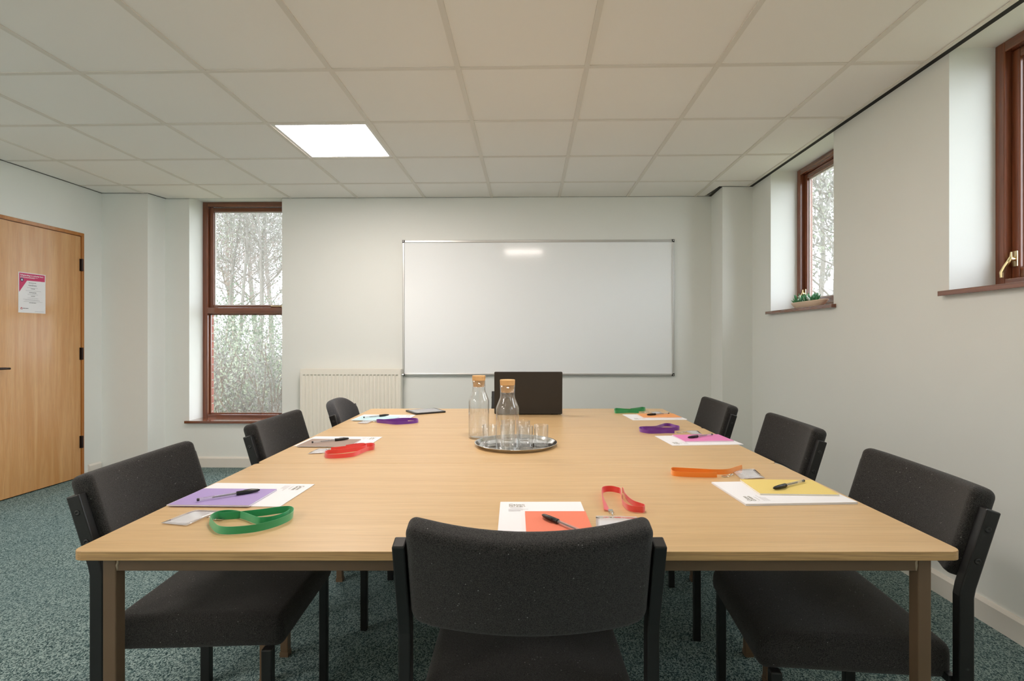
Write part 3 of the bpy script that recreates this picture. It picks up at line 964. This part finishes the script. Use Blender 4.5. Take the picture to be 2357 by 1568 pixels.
# ---------------------------------------------------------------- things on the tables
def quad_pose(q, z, w, h, rz_hint):
    """centre and heading of a w x h sheet from its four photographed corners (TL, TR, BR, BL in the picture)"""
    P = [Vector(at(px, py, z)) for px, py in q]
    c = sum(P, Vector((0, 0))) / 4
    e = ((P[1] - P[0]) + (P[2] - P[3])); a = math.atan2(e.y, e.x)
    return c, a

def pad(label, q, turn, thick=.0022, snap=None, thickness_label=False):
    z = TZ
    c, a = quad_pose(q, z + thick, 0, 0, 0)
    if snap: c = Vector(snap[:2]); a = snap[2]
    # the page's own frame: x to the reader's right, y to the top of the page
    rz = a + turn
    t = thing('letterhead_pad', label, 'paper', (c.x, c.y, z), rz, 'letterhead paper set out on the table')
    n = 2 if thick < .004 else 5
    mb = MB()
    for k in range(n):
        j = .0006 * (k % 2)
        mb.box(-.105 + j, .105 + j, -.1485 + j, .1485 + j, .0001 + k * thick / n, (k + 1) * thick / n)
    mb.build('sheets', M['paper'], t)
    zt = thick + .0004
    text_mesh('printed_logo', 'Caton\nGreen', .0165, M['ink'], t, (-.083, .119, zt), spacing=.72, width=.041, offset=.00008)
    p = MB()
    p.box(-.080, -.046, .0985, .0995, zt - .0002, zt); p.box(-.076, -.050, .0960, .0968, zt - .0002, zt)
    for k in range(4): p.box(-.083, -.083 + (.05, .036, .030, .030)[k], .086 - k * .0048, .0875 - k * .0048, zt - .0002, zt)
    p.build('printed_lines', M['ink_pale'], t)
    return t, c, rz, z + thick

def notebook(label, q, color, z, portrait_turn, thick=.0042):
    c, a = quad_pose(q, z + thick, 0, 0, 0)
    t = thing('notebook', label, 'notebook', (c.x, c.y, z), a, 'coloured notebooks on the letterheads')
    hx, hy = (.105, .074) if not portrait_turn else (.074, .105)
    m = plain('card_' + label.split()[0], color, .6, 0, .35)
    MB().box(-hx, hx, -hy, hy, thick - .0004, thick).box(-hx, hx, -hy, hy, .0002, .0006).build('cover', m, t)
    MB().box(-hx + .0006, hx - .0006, -hy + .0006, hy - .0006, .0006, thick - .0004).build('pages', M['paper'], t)
    return z + thick

def pen(label, p_end, p_tip, z, length=.150):
    a = Vector(at(*p_end, z + .005)); b = Vector(at(*p_tip, z + .005))
    d = (b - a).normalized(); rz = math.atan2(d.y, d.x)
    mid = (a + b) / 2
    if (b - a).length < .13: pass
    t = thing('ballpoint_pen', label, 'pen', (mid.x, mid.y, z), rz, 'clear ballpoint pens with dark caps')
    L = length / 2; zc = .0058
    hexp = [(math.cos(k * PI / 3) * .0040, math.sin(k * PI / 3) * .0040) for k in range(6)]
    br = MB(); n = 6
    v = [(x, p, zc + q) for x in (-L + .004, L - .052) for p, q in hexp]
    br.add(v, [(i, (i + 1) % n, (i + 1) % n + n, i + n) for i in range(n)])
    br.build('barrel', M['barrel'], t)
    MB().tube([(-L + .035, 0, zc), (L - .05, 0, zc)], .0016, 8).build('ink_tube', M['black_plastic'], t)
    MB().tube([(-L, 0, zc), (-L + .0015, 0, zc), (-L + .006, 0, zc)], [.0030, .0040, .0036], 10).build('end_plug', M['black_plastic'], t)
    cp = MB().tube([(L - .058, 0, zc), (L - .056, 0, zc), (L - .025, 0, zc), (L - .006, 0, zc), (L, 0, zc)], [.0050, .0058, .0055, .0042, .0020], 14)
    cp.build('cap', M['black_plastic'], t, smooth=True)
    cl = MB().tube([(L - .008, .0045, zc + .002), (L - .020, .0072, zc + .003), (L - .036, .0078, zc + .003), (L - .044, .0066, zc + .002)], [.0016, .0021, .0020, .0012], 8)
    cl.build('clip', M['black_plastic'], t, smooth=True)
    return t

def catmull(P, n=13):
    out = []
    for i in range(len(P) - 1):
        p0, p1, p2, p3 = P[max(i - 1, 0)], P[i], P[i + 1], P[min(i + 2, len(P) - 1)]
        for k in range(n):
            t = k / n
            out.append(.5 * ((2 * p1) + (p2 - p0) * t + (2 * p0 - 5 * p1 + 4 * p2 - p3) * t * t + (3 * p1 - p0 - 3 * p2 + p3) * t ** 3))
    out.append(P[-1]); return out

def ribbon_mat(name, c, c2):
    t = NT(name)
    lw = t.n('ShaderNodeLayerWeight'); lw.inputs['Blend'].default_value = .45
    t.set(Base_Color=t.mix(lw.outputs['Facing'], c, c2), Roughness=.34, Specular_IOR_Level=.55, Sheen_Weight=.3, Anisotropic=.5)
    return t.m

def lanyard(label, path, off, sc, w, mat, badge, clip_at, z=TZ, flat_start=False, boff=None, bz=None):
    P = [Vector(at(off[0] + x / sc, off[1] + y / sc, z)) for x, y in path]
    c = sum(P, Vector((0, 0))) / len(P)
    t = thing('lanyard', label, 'lanyard', (c.x, c.y, z), 0, 'ribbon lanyards with badge holders')
    S = catmull(P)
    mb = MB(); th = .0006; n = len(S)
    for i, p in enumerate(S):
        d = S[min(i + 1, n - 1)] - S[max(i - 1, 0)]; d = d.normalized() if d.length > 1e-9 else Vector((1, 0))
        nr = Vector((-d.y, d.x)); q = p - c
        f = i / (n - 1)
        lean = .16 * math.sin(f * 9.0) * w + (0 if not flat_start else max(0, 1 - f * 7) * w * .95)
        hgt = math.sqrt(max(w * w - lean * lean, (.0012) ** 2))
        for s_, zz, ln in ((-1, .0008, 0), (1, .0008, 0), (1, .0008 + hgt, lean), (-1, .0008 + hgt, lean)):
            o = q + nr * (s_ * th / 2 + ln); mb.v.append((o.x, o.y, zz))
    for i in range(n - 1):
        for k in range(4):
            a, b = i * 4 + k, i * 4 + (k + 1) % 4
            mb.f.append((a, a + 4, b + 4, b)); mb.m.append(0)
    mb.f += [(0, 1, 2, 3), (4 * n - 1, 4 * n - 2, 4 * n - 3, 4 * n - 4)]; mb.m += [0, 0]
    fix_normals(mb.build('ribbon', mat, t, smooth=False))
    # crimp, hook and ring between ribbon and badge
    bq = [Vector(at(off[0] + x / sc, off[1] + y / sc, z + .001)) - c for x, y in badge]
    a0 = Vector(at(off[0] + clip_at[0] / sc, off[1] + clip_at[1] / sc, z)) - c
    ctr = sum(bq, Vector((0, 0))) / 4
    d = (a0 - S[0] + c); 
    e = (ctr - a0).normalized()
    pr = Vector((-e.y, e.x))
    cr = MB(); 
    pts = [a0 - e * .012, a0 + e * .003]
    cr.prism([tuple(pts[0] + pr * .006), tuple(pts[0] - pr * .006), tuple(pts[1] - pr * .006), tuple(pts[1] + pr * .006)], .0004, .0042)
    fix_normals(cr.build('crimp', M['chrome'], t, bevel=.0006))
    rg = MB(); r0 = a0 + e * .012
    rg.tube([(r0.x + e.x * .008 * math.cos(u) + pr.x * .006 * math.sin(u), r0.y + e.y * .008 * math.cos(u) + pr.y * .006 * math.sin(u), .0035 + .003 * math.cos(u)) for u in [2 * PI * k / 16 for k in range(17)]], .0011, 6)
    r1 = a0 + e * .024
    rg.tube([(r0.x + e.x * .006, r0.y + e.y * .006, .004), (r1.x, r1.y, .006), (r1.x + e.x * .008, r1.y + e.y * .008, .003)], [.0018, .0022, .0012], 6)
    rg.build('hook', M['chrome'], t, smooth=True)
    zb = .0012 if bz is None else bz
    # flat pouch whose slot edge faces the hook, with the white card inside
    ex = bq[1] - bq[0]; fx = bq[3] - bq[0]
    hl = MB(); N = 6
    top = []; 
    for i in range(N + 1):
        for j in range(N + 1):
            u, v_ = i / N, j / N
            p = bq[0] * (1 - u) * (1 - v_) + bq[1] * u * (1 - v_) + bq[2] * u * v_ + bq[3] * (1 - u) * v_
            hl.v.append((p.x, p.y, zb + .0012 + .0022 * math.sin(u * PI) * (.4 + .6 * v_)))
    for i in range(N):
        for j in range(N):
            k = i * (N + 1) + j
            hl.f.append((k, k + N + 1, k + N + 2, k + 1)); hl.m.append(0)
    H = hl.build('badge_holder', M['pouch'], t, smooth=True)
    sd = H.modifiers.new('thickness', 'SOLIDIFY'); sd.thickness = .0005
    # card: inset away from the slot edge (the corner edge nearest the hook)
    edges = [(0, 1, 3, 2), (1, 2, 0, 3), (2, 3, 1, 0), (3, 0, 2, 1)]
    best = min(edges, key=lambda q_: ((bq[q_[0]] + bq[q_[1]]) / 2 - a0).length)
    A, B_, C_, D_ = (bq[k] for k in best)
    qd = [A.lerp(C_, .22).lerp(B_.lerp(D_, .22), .05), A.lerp(C_, .22).lerp(B_.lerp(D_, .22), .95), B_.lerp(D_, .95).lerp(A.lerp(C_, .95), .05), A.lerp(C_, .95).lerp(B_.lerp(D_, .95), .05)]
    mb = MB().prism([tuple(p) for p in qd], zb + .0002, zb + .0007)
    fix_normals(mb.build('card', M['paper'], H))
    return t

R1_, R2_ = 'ribbon', 0
M['rib_green'] = ribbon_mat('ribbon_green', lin(28, 142, 82), lin(96, 196, 142))
M['rib_red'] = ribbon_mat('ribbon_red', lin(234, 70, 58), lin(244, 112, 128))
M['rib_purple'] = ribbon_mat('ribbon_purple', lin(104, 36, 144), lin(146, 80, 196))
M['rib_orange'] = ribbon_mat('ribbon_orange', lin(252, 138, 34), lin(255, 176, 92))

def sc_pts(pts, off, s): return [(off[0] + x / s, off[1] + y / s) for x, y in pts]
O1, S1 = (350, 1080), 5.8925
O2, S2 = (660, 920), 5.8925
O4, S4 = (1380, 920), 6.2026
O5, S5 = (1520, 1050), 4.9104
O3, S3 = (1120, 1090), 5.612

# door side, near place
_, c, _, zt = pad('letterhead paper under the purple notebook', sc_pts([(850, 180), (2185, 200), (1770, 512), (195, 495)], O1, S1), -PI / 2)
zn = notebook('purple notebook with a pen, on the near left letterhead', sc_pts([(690, 262), (1650, 275), (1320, 485), (270, 482)], O1, S1), lin(170, 150, 206), zt, False)
pen('clear pen with black cap on the purple notebook', (454, 1151.5), (597, 1128.5), zn)
lanyard('green ribbon lanyard in a figure eight below the purple notebook',
        [(910, 690), (1050, 686), (1250, 668), (1500, 640), (1750, 605), (1870, 602), (1912, 640), (1870, 700), (1700, 780), (1450, 850), (1180, 885), (960, 890), (860, 860), (790, 780), (778, 735),
         (835, 690), (950, 658), (1100, 655), (1250, 690), (1400, 748), (1500, 756), (1650, 738), (1800, 690), (1876, 640)],
        O1, S1, .0165, M['rib_green'], [(120, 742), (590, 560), (965, 572), (470, 776)], (905, 690))
# door side, middle place
_, c, _, zt = pad('letterhead paper under the brown notebook', sc_pts([(360, 492), (1285, 500), (1120, 640), (105, 635)], O2, S2), -PI / 2)
zn = notebook('brown notebook with a pen, on the middle left letterhead', sc_pts([(375, 532), (980, 540), (815, 627), (165, 628)], O2, S2), lin(158, 138, 126), zt, False)
pen('clear pen with dark cap on the brown notebook', (717, 1018.8), (803.5, 1009.5), zn)
lanyard('red ribbon lanyard beside the brown notebook',
        [(600, 705), (760, 690), (900, 672), (1050, 650), (1150, 640), (1186, 655), (1180, 682), (1100, 700), (1010, 735), (900, 778), (700, 800), (545, 798), (512, 765), (560, 742), (700, 735), (880, 712), (1030, 690), (1090, 665), (1050, 640), (930, 648), (800, 670)],
        O2, S2, .0150, M['rib_red'], [(285, 740), (430, 668), (620, 664), (520, 728)], (640, 690))
# door side, far place
_, c, _, zt = pad('letterhead paper under the light blue notebook', sc_pts([(1030, 205), (1730, 210), (1630, 282), (890, 276)], O2, S2), -PI / 2)
zn = notebook('light blue notebook with a pen, on the far left letterhead', sc_pts([(1010, 225), (1510, 230), (1435, 279), (920, 273)], O2, S2), lin(190, 224, 232), zt, False)
pen('clear pen with dark cap on the light blue notebook', (837.5, 961.3), (894.5, 955.4), zn)
lanyard('purple ribbon lanyard beside the light blue notebook',
        [(820, 880), (1100, 872), (1400, 850), (1700, 822), (2000, 815), (2280, 822), (2395, 850), (2385, 900), (2200, 935), (1850, 962), (1500, 975), (1150, 940), (815, 900), (860, 868), (1200, 880), (1600, 872), (2000, 850)],
        (820, 920), 16.84, .0140, M['rib_purple'], [(30, 925), (320, 828), (700, 838), (430, 936)], (790, 872))
# window side, near place
_, c, _, zt = pad('thick letterhead pad under the yellow notebook', sc_pts([(600, 292), (1700, 272), (2220, 528), (935, 542)], O5, S5), PI / 2, .0055)
zn = notebook('yellow notebook with a pen, on the near right letterhead', sc_pts([(925, 256), (1715, 274), (1980, 430), (1135, 430)], O5, S5), lin(232, 208, 124), zt, False)
pen('clear pen with dark cap on the yellow notebook', (1850, 1107.5), (1781.5, 1124.5), zn)
lanyard('orange ribbon lanyard beside the yellow notebook',
        [(640, 246), (500, 246), (300, 240), (160, 228), (120, 205), (130, 185), (220, 186), (400, 198), (600, 210), (760, 208), (860, 180), (925, 158)],
        O5, S5, .0160, M['rib_orange'], [(800, 165), (1060, 150), (1180, 252), (915, 268)], (740, 236))
# window side, middle place
_, c, _, zt = pad('letterhead paper under the pink notebook', sc_pts([(800, 518), (1790, 502), (2020, 641), (985, 656)], O4, S4), PI / 2)
zn = notebook('pink notebook with a pen, on the middle right letterhead', sc_pts([(1065, 505), (1740, 498), (1870, 582), (1185, 592)], O4, S4), lin(228, 134, 190), zt, False)
pen('clear pen with dark cap on the pink notebook', (1638.5, 1000.5), (1585, 1007.3), zn)
lanyard('purple ribbon lanyard beside the pink notebook',
        [(1070, 484), (960, 482), (850, 487), (700, 487), (585, 465), (575, 440), (650, 432), (780, 428), (860, 405), (930, 385), (1010, 388), (1080, 410), (1135, 425), (1115, 442), (950, 448), (800, 444), (660, 450), (600, 440)],
        O4, S4, .0160, M['rib_purple'], [(1225, 452), (1400, 448), (1462, 496), (1320, 500)], (1140, 480))
# window side, far place
_, c, _, zt = pad('letterhead paper under the orange notebook', sc_pts([(345, 209), (1085, 200), (1235, 290), (450, 296)], O4, S4), PI / 2)
zn = notebook('orange notebook with a pen, on the far right letterhead', sc_pts([(545, 203), (1075, 200), (1150, 252), (610, 253)], O4, S4), lin(242, 166, 102), zt, False)
pen('clear pen with dark cap on the orange notebook', (1538, 951.8), (1491, 954.9), zn)
lanyard('green ribbon lanyard beside the orange notebook',
        [(560, 196), (430, 192), (320, 197), (230, 198), (212, 180), (235, 160), (360, 168), (460, 172), (560, 170), (640, 166), (655, 150), (600, 143), (520, 155), (440, 166)],
        O4, S4, .0160, M['rib_green'], [(720, 180), (860, 176), (895, 196), (760, 199)], (630, 188))
# near end place
q = sc_pts([(148, 378), (1205, 372), (1395, 900), (105, 900)], O3, S3)
_, c, _, zt = pad('letterhead paper under the red notebook, before the front chair', q, 0, snap=(.0630, 1.2375, .004))
M_ = lin(238, 132, 104)
t = None
qn = [(1212.7, 1177.7), (1341.8, 1176.4)]
a_ = Vector(at(*qn[0], zt + .004)); b_ = Vector(at(*qn[1], zt + .004))
cn = (a_ + b_) / 2 + Vector((.001, -.105))
nb_ = thing('notebook', 'red notebook with a pen, behind the front chair back', 'notebook', (cn.x, cn.y, zt), .004, 'coloured notebooks on the letterheads')
mrd = plain('card_red', M_, .6, 0, .35)
MB().box(-.074, .074, -.105, .105, .0038, .0042).box(-.074, .074, -.105, .105, .0002, .0006).build('cover', mrd, nb_)
MB().box(-.0734, .0734, -.1044, .1044, .0006, .0038).build('pages', M['paper'], nb_)
zn = zt + .0042
p_t = Vector(at(1248.3, 1186.2, zn + .005)); p_m = Vector(at(1319.6, 1216.5, zn + .005))
dd = (p_m - p_t).normalized(); p_e = p_t + dd * .150
def to_px(p, z): return (PX + p.x / p.y * F_PX, PY + (HC - z) / p.y * F_PX)
pen('clear pen with black cap on the red notebook', to_px(p_e, zn + .005), to_px(p_t, zn + .005), zn)
lanyard('red ribbon lanyard in front of the near end, beside the red notebook',
        [(450, 1020), (360, 830), (285, 680), (232, 540), (238, 470), (330, 432), (500, 428), (650, 458), (760, 495), (800, 600), (815, 790), (870, 880), (980, 985), (1150, 1042), (1300, 1054), (1440, 1062), (1500, 1010), (1400, 960), (1210, 890), (1060, 790), (930, 650), (870, 500), (820, 460)],
        (1370, 1100), 13.07, .0160, M['rib_red'], [(20, 1165), (1260, 1195), (1330, 1760), (20, 1760)], (470, 1040), flat_start=True)

# laptop
lt = thing('laptop', 'open black laptop seen from behind, on the far table', 'laptop', (at(1216, 955, TZ)[0], at(1216, 955, TZ)[1], TZ), 0)
lw_ = .1925
MB().box(-lw_ + .004, lw_ - .004, .006, .250, .004, .018).build('base', M['lidblack'], lt, bevel=.003)
MB().box(-lw_ + .02, lw_ - .02, .05, .15, .0182, .0195).build('keyboard', M['keys'], lt, bevel=.0005)
MB().box(-.05, .05, .165, .235, .0182, .0186).build('trackpad', M['screen'], lt)
ft = MB()
for sx in (-1, 1):
    for y in (.02, .23): ft.box(sx * .15 - .02, sx * .15 + .02, y - .006, y + .006, 0, .004)
ft.build('rubber_foot', M['black_plastic'], lt)
lid = MB().prism(rounded_rect(-lw_, lw_, .002, .243, .006, 3), -.004, .004)
an = math.radians(4)
lid.v = [(x, -math.sin(an) * y + z * math.cos(an), .003 + math.cos(an) * y + z * math.sin(an)) for x, y, z in lid.v]
fix_normals(lid.build('lid', M['lidblack'], lt, bevel=.001))
scn = MB().box(-lw_ + .012, lw_ - .012, .018, .232, .0042, .0048)
scn.v = [(x, -math.sin(an) * y + z * math.cos(an), .003 + math.cos(an) * y + z * math.sin(an)) for x, y, z in scn.v]
scn.build('screen', M['screen'], lt)
MB().tube([(-.13, .004, .012), (.13, .004, .012)], .006, 10).build('hinge', M['black_plastic'], lt)

# tablet
q = [Vector(at(px, py, TZ + .008)) for px, py in ((934, 945.5), (1004.5, 939.2), (1024.5, 946.2), (953.6, 951.6))]
c = sum(q, Vector((0, 0))) / 4
tb = thing('tablet', 'dark tablet with pale screen lying on the far table', 'tablet', (c.x, c.y, TZ), 0)
e1 = (q[2] - q[3]).normalized()
rz = math.atan2(e1.y, e1.x)
tb.rotation_euler = (0, 0, rz)
lx_, ly_ = (q[2] - q[3]).length / 2, .085
MB().prism(rounded_rect(-lx_, lx_, -ly_, ly_, .012), .0003, .0088).build('body', M['black_plastic'], tb, bevel=.001)
MB().prism(rounded_rect(-lx_ + .014, lx_ - .014, -ly_ + .010, ly_ - .010, .004), .0088, .0092).build('screen', M['tab_screen'], tb)

# tray, carafes and tumblers
tc = Vector((-.003, 2.140))
ty = thing('serving_tray', 'round polished steel tray holding glasses and a carafe', 'tray', (tc.x, tc.y, TZ))
MB().lathe([(0, .0018), (.146, .0018), (.152, .0040), (.160, .0125), (.1655, .0150), (.1665, .0143), (.1655, .0132), (.1610, .0110), (.153, .0022), (.147, .0002), (0, .0002)], 96).build('dish', M['steel'], ty, smooth=True)
def carafe(label, x, y, z):
    t = thing('carafe', label, 'carafe', (x, y, z), 0, 'glass carafes with cork stoppers')
    r = .0445; w = .0022
    outer = [(0, .0), (r - .004, .0), (r - .001, .0015), (r, .005), (r, .158), (r - .0012, .166), (r - .005, .175), (.0300, .199), (.0282, .206), (.0278, .214), (.0286, .249)]
    inner = [(.0286 - .0018, .2485), (.0278 - w, .214), (.0282 - w, .206), (.0300 - w, .198), (r - .005 - w, .174), (r - w, .160), (r - w, .010), (r - .006, .006), (0, .0055)]
    MB().lathe(outer + inner, 64).build('bottle', M['glass'], t, smooth=True)
    MB().lathe([(0, .222), (.0236, .222), (.0244, .2235), (.0262, .2495), (.0285, .2505), (.0292, .268), (.0286, .2705), (0, .2712)], 40).build('cork_stopper', M['cork'], t, smooth=False)
carafe('glass carafe with cork standing on the table left of the tray', -.164, 2.302, TZ)
carafe('glass carafe with cork standing on the steel tray', -.035, 2.042, TZ + .0019)
def tumbler_mesh():
    r, h = .0285, .082; w = .0016
    prof = [(0, .0), (r - .003, .0), (r - .0008, .0012), (r - .0004, .004), (r, h - .001), (r - w / 2, h), (r - w, h - .001), (r - w - .0004, .012), (r - .006, .0085), (0, .008)]
    return MB().lathe(prof, 48)
glasses = [((.037, 2.105), 'small clear tumbler at the front of the tray, right of the carafe'), ((.099, 2.132), 'small clear tumbler at the right edge of the tray'),
           ((.028, 2.240), 'small clear tumbler at the back of the tray, right of the middle'), ((-.108, 2.132), 'small clear tumbler at the left edge of the tray'),
           ((-.036, 2.248), 'small clear tumbler at the back of the tray, behind the carafe'), ((-.036, 2.122), 'small clear tumbler in the middle of the tray, behind the carafe')]
g0 = None
for (x, y), lab in glasses:
    if g0 is None: o = g0 = tumbler_mesh().build('tumbler', M['glass'], None, smooth=True)
    else: o = g0.copy(); COL.objects.link(o)
    o.location = (x, y, TZ + .0019); tag(o, lab, 'glass', 'tumblers on the tray')

# ---------------------------------------------------------------- poster on the door
dy = lambda s: (WL_X + 0, 0)
PT = thing('safeguarding_poster', 'pink and white paper poster taped to the wooden door', 'poster', (WL_X, 0, 0), WL_A + PI / 2)
# the door frame's local x for world y: x / cos(WL_A)
pc_x, pc_z = (3.853 + 4.060) / 2 / math.cos(WL_A) , 1.4875
PT.location = (wl(pc_x * math.cos(WL_A)), pc_x * math.cos(WL_A), pc_z)
def pz(pts, y0, y1):
    """flat plate in the poster's upright plane"""
    mb = MB(); n = len(pts)
    v = [(x, y, z) for y in (y0, y1) for x, z in pts]
    mb.add(v, [tuple(range(n)), tuple(range(n, 2 * n))[::-1]] + [(i, i + n, (i + 1) % n + n, (i + 1) % n) for i in range(n)])
    return mb
Y0 = .0025
fix_normals(pz([(-.105, -.1485), (.105, -.1485), (.105, .1485), (-.105, .1485)], Y0 - .0008, Y0).build('sheet', M['paper'], PT))
fix_normals(pz([(-.099, .1425), (.099, .1425), (.099, .0930), (-.040, .0900), (-.099, .0020)], Y0 - .0013, Y0 - .0008).build('pink_header', M['pink'], PT))
RX = (PI / 2, 0, 0)
yT = Y0 - .0017
text_mesh('title_text', 'Safeguarding is a priority here', .0155, M['paper'], PT, (-.092, yT, .1235), RX, width=.178, offset=.00035)
ln = MB()
def bar(mb, x0, x1, z, h): mb.add([(x0, yT, z), (x1, yT, z), (x1, yT, z + h), (x0, yT, z + h)], [(0, 1, 2, 3)])
for x1, z in ((.042, .1135), (.020, .1085)):
    x = -.092
    while x < x1:
        w_ = random.uniform(.006, .016); bar(ln, x, min(x + w_, x1), z, .0024); x += w_ + .002
ln.build('subtitle_lines', M['paper'], PT)
ic = MB(); n = 24
ring = [(-.079 + .0135 * math.cos(2 * PI * k / n), .0935 + .0135 * math.sin(2 * PI * k / n)) for k in range(n)]
fix_normals(pz(ring, yT, yT + .0003).build('badge_disc', M['navy'], PT))
fix_normals(pz([(-.081, .083), (-.076, .083), (-.0785, .076)], yT, yT + .0003).build('badge_pointer', M['navy'], PT))
lk = pz([(-.0855, .0865), (-.0725, .0865), (-.0725, .0955), (-.0855, .0955)], yT - .0004, yT - .0001)
lk.tube([(-.0835, yT - .0003, .0955), (-.0830, yT - .0003, .0990), (-.079, yT - .0003, .1012), (-.0750, yT - .0003, .0990), (-.0745, yT - .0003, .0955)], .0009, 6)
fix_normals(lk.build('padlock_icon', M['paper'], PT))
g1, g2 = MB(), MB()
def words(mb, x0, x1, z, h):
    x = x0
    while x < x1 - .001:
        w_ = random.uniform(.005, .013); bar(mb, x, min(x + w_, x1), z, h); x += w_ + .0018
for x0, x1, z in ((-.028, .030, .073), (-.030, .034, .0545), (-.012, .020, .0290), (-.024, .030, .0010), (-.010, .020, -.0250), (-.024, .032, -.0750)): words(g1, x0, x1, z, .0045)
for x0, x1, z in ((-.004, .010, .065), (-.024, .034, .0505), (-.040, .046, .0375), (-.050, .070, .0150), (-.036, .044, -.0120), (0, .030, -.0035), (-.036, .046, -.0390), (-.070, .050, -.0500), (-.054, .060, -.0560), (-.066, .078, -.0655), (.020, .092, -.1370)): words(g2, x0, x1, z, .0026)
g1.build('text_lines', M['poster_grey'], PT); g2.build('pale_text_lines', M['poster_pale'], PT)
hs = pz([(-.089, -.124), (-.075, -.124), (-.075, -.114), (-.082, -.1085), (-.089, -.114)], yT, yT + .0003)
fix_normals(hs.build('footer_emblem', M['poster_red'], PT))
fix_normals(pz([(-.0855, -.1215), (-.0785, -.1215), (-.0785, -.1155), (-.0855, -.1155)], yT - .0004, yT).build('footer_emblem', M['paper'], PT))
fw_ = MB(); words(fw_, -.071, -.030, -.119, .0055); fw_.build('footer_name', M['poster_grey'], PT)

# ---------------------------------------------------------------- succulents on the sill
bc = Vector((wr(3.595) + .052, 3.595))
SB = thing('succulent_bowl', 'long beige bowl of green succulents on the small window sill', 'plant', (bc.x, bc.y, W2[2] + .004), WR_A + PI / 2)
mb = MB(); NU, NV = 36, 7
def bowl_pt(u, v, inner):
    a = 2 * PI * u / NU; k = v / NV
    L = (.135 + .080 * k ** .6) - (.006 if inner else 0); Wd = (.028 + .024 * k ** .6) - (.006 if inner else 0)
    p = 1.0
    ca_, sa_ = math.cos(a), math.sin(a)
    return (L * math.copysign(abs(ca_) ** .8, ca_), Wd * math.copysign(abs(sa_) ** .9, sa_), (.043 * k if not inner else .006 + .036 * k) + .004 * abs(ca_) ** 4 * k)
for inner in (False, True):
    rng = range(NV + 1) if not inner else range(NV, -1, -1)
    for v in rng:
        for u in range(NU): mb.v.append(bowl_pt(u, v, inner))
rows = 2 * (NV + 1)
for r in range(rows - 1):
    for u in range(NU):
        a, b = r * NU + u, r * NU + (u + 1) % NU
        mb.f.append((a, b, b + NU, a + NU)); mb.m.append(0)
mb.f += [tuple(range(NU))[::-1], tuple(range((rows - 1) * NU, rows * NU))]; mb.m += [0, 0]
fix_normals(mb.build('bowl', M['ceramic'], SB, smooth=True))
so = MB(); so.add([(.195 * math.cos(2 * PI * k / 32), .040 * math.sin(2 * PI * k / 32), .0335) for k in range(32)], [tuple(range(32))]); so.build('soil', M['soil'], SB)
sd = random.Random(5)
for k, px_ in enumerate((.145, .085, .025, -.035, -.095)):
    mb = MB(); mp = MB()
    for j in range(22):
        a = sd.uniform(0, 2 * PI); el = sd.uniform(.35, 1.35); Lf = sd.uniform(.046, .072)
        d = Vector((math.cos(a) * math.cos(el), math.sin(a) * math.cos(el) * .7, math.sin(el)))
        p = Vector((px_ + sd.uniform(-.008, .008), sd.uniform(-.008, .008), .034))
        dst = mp if j % 6 == 0 else mb
        dst.tube([p, p + d * Lf * .35, p + d * Lf * .7 + Vector((0, 0, .003)), p + d * Lf + Vector((0, 0, .007))], [.004, .0066, .0052, .0008], 6)
    o = mb.build('succulent', M['succ'], SB, smooth=True)
    mp.build('pale_leaf', M['succ_pale'], o, smooth=True)
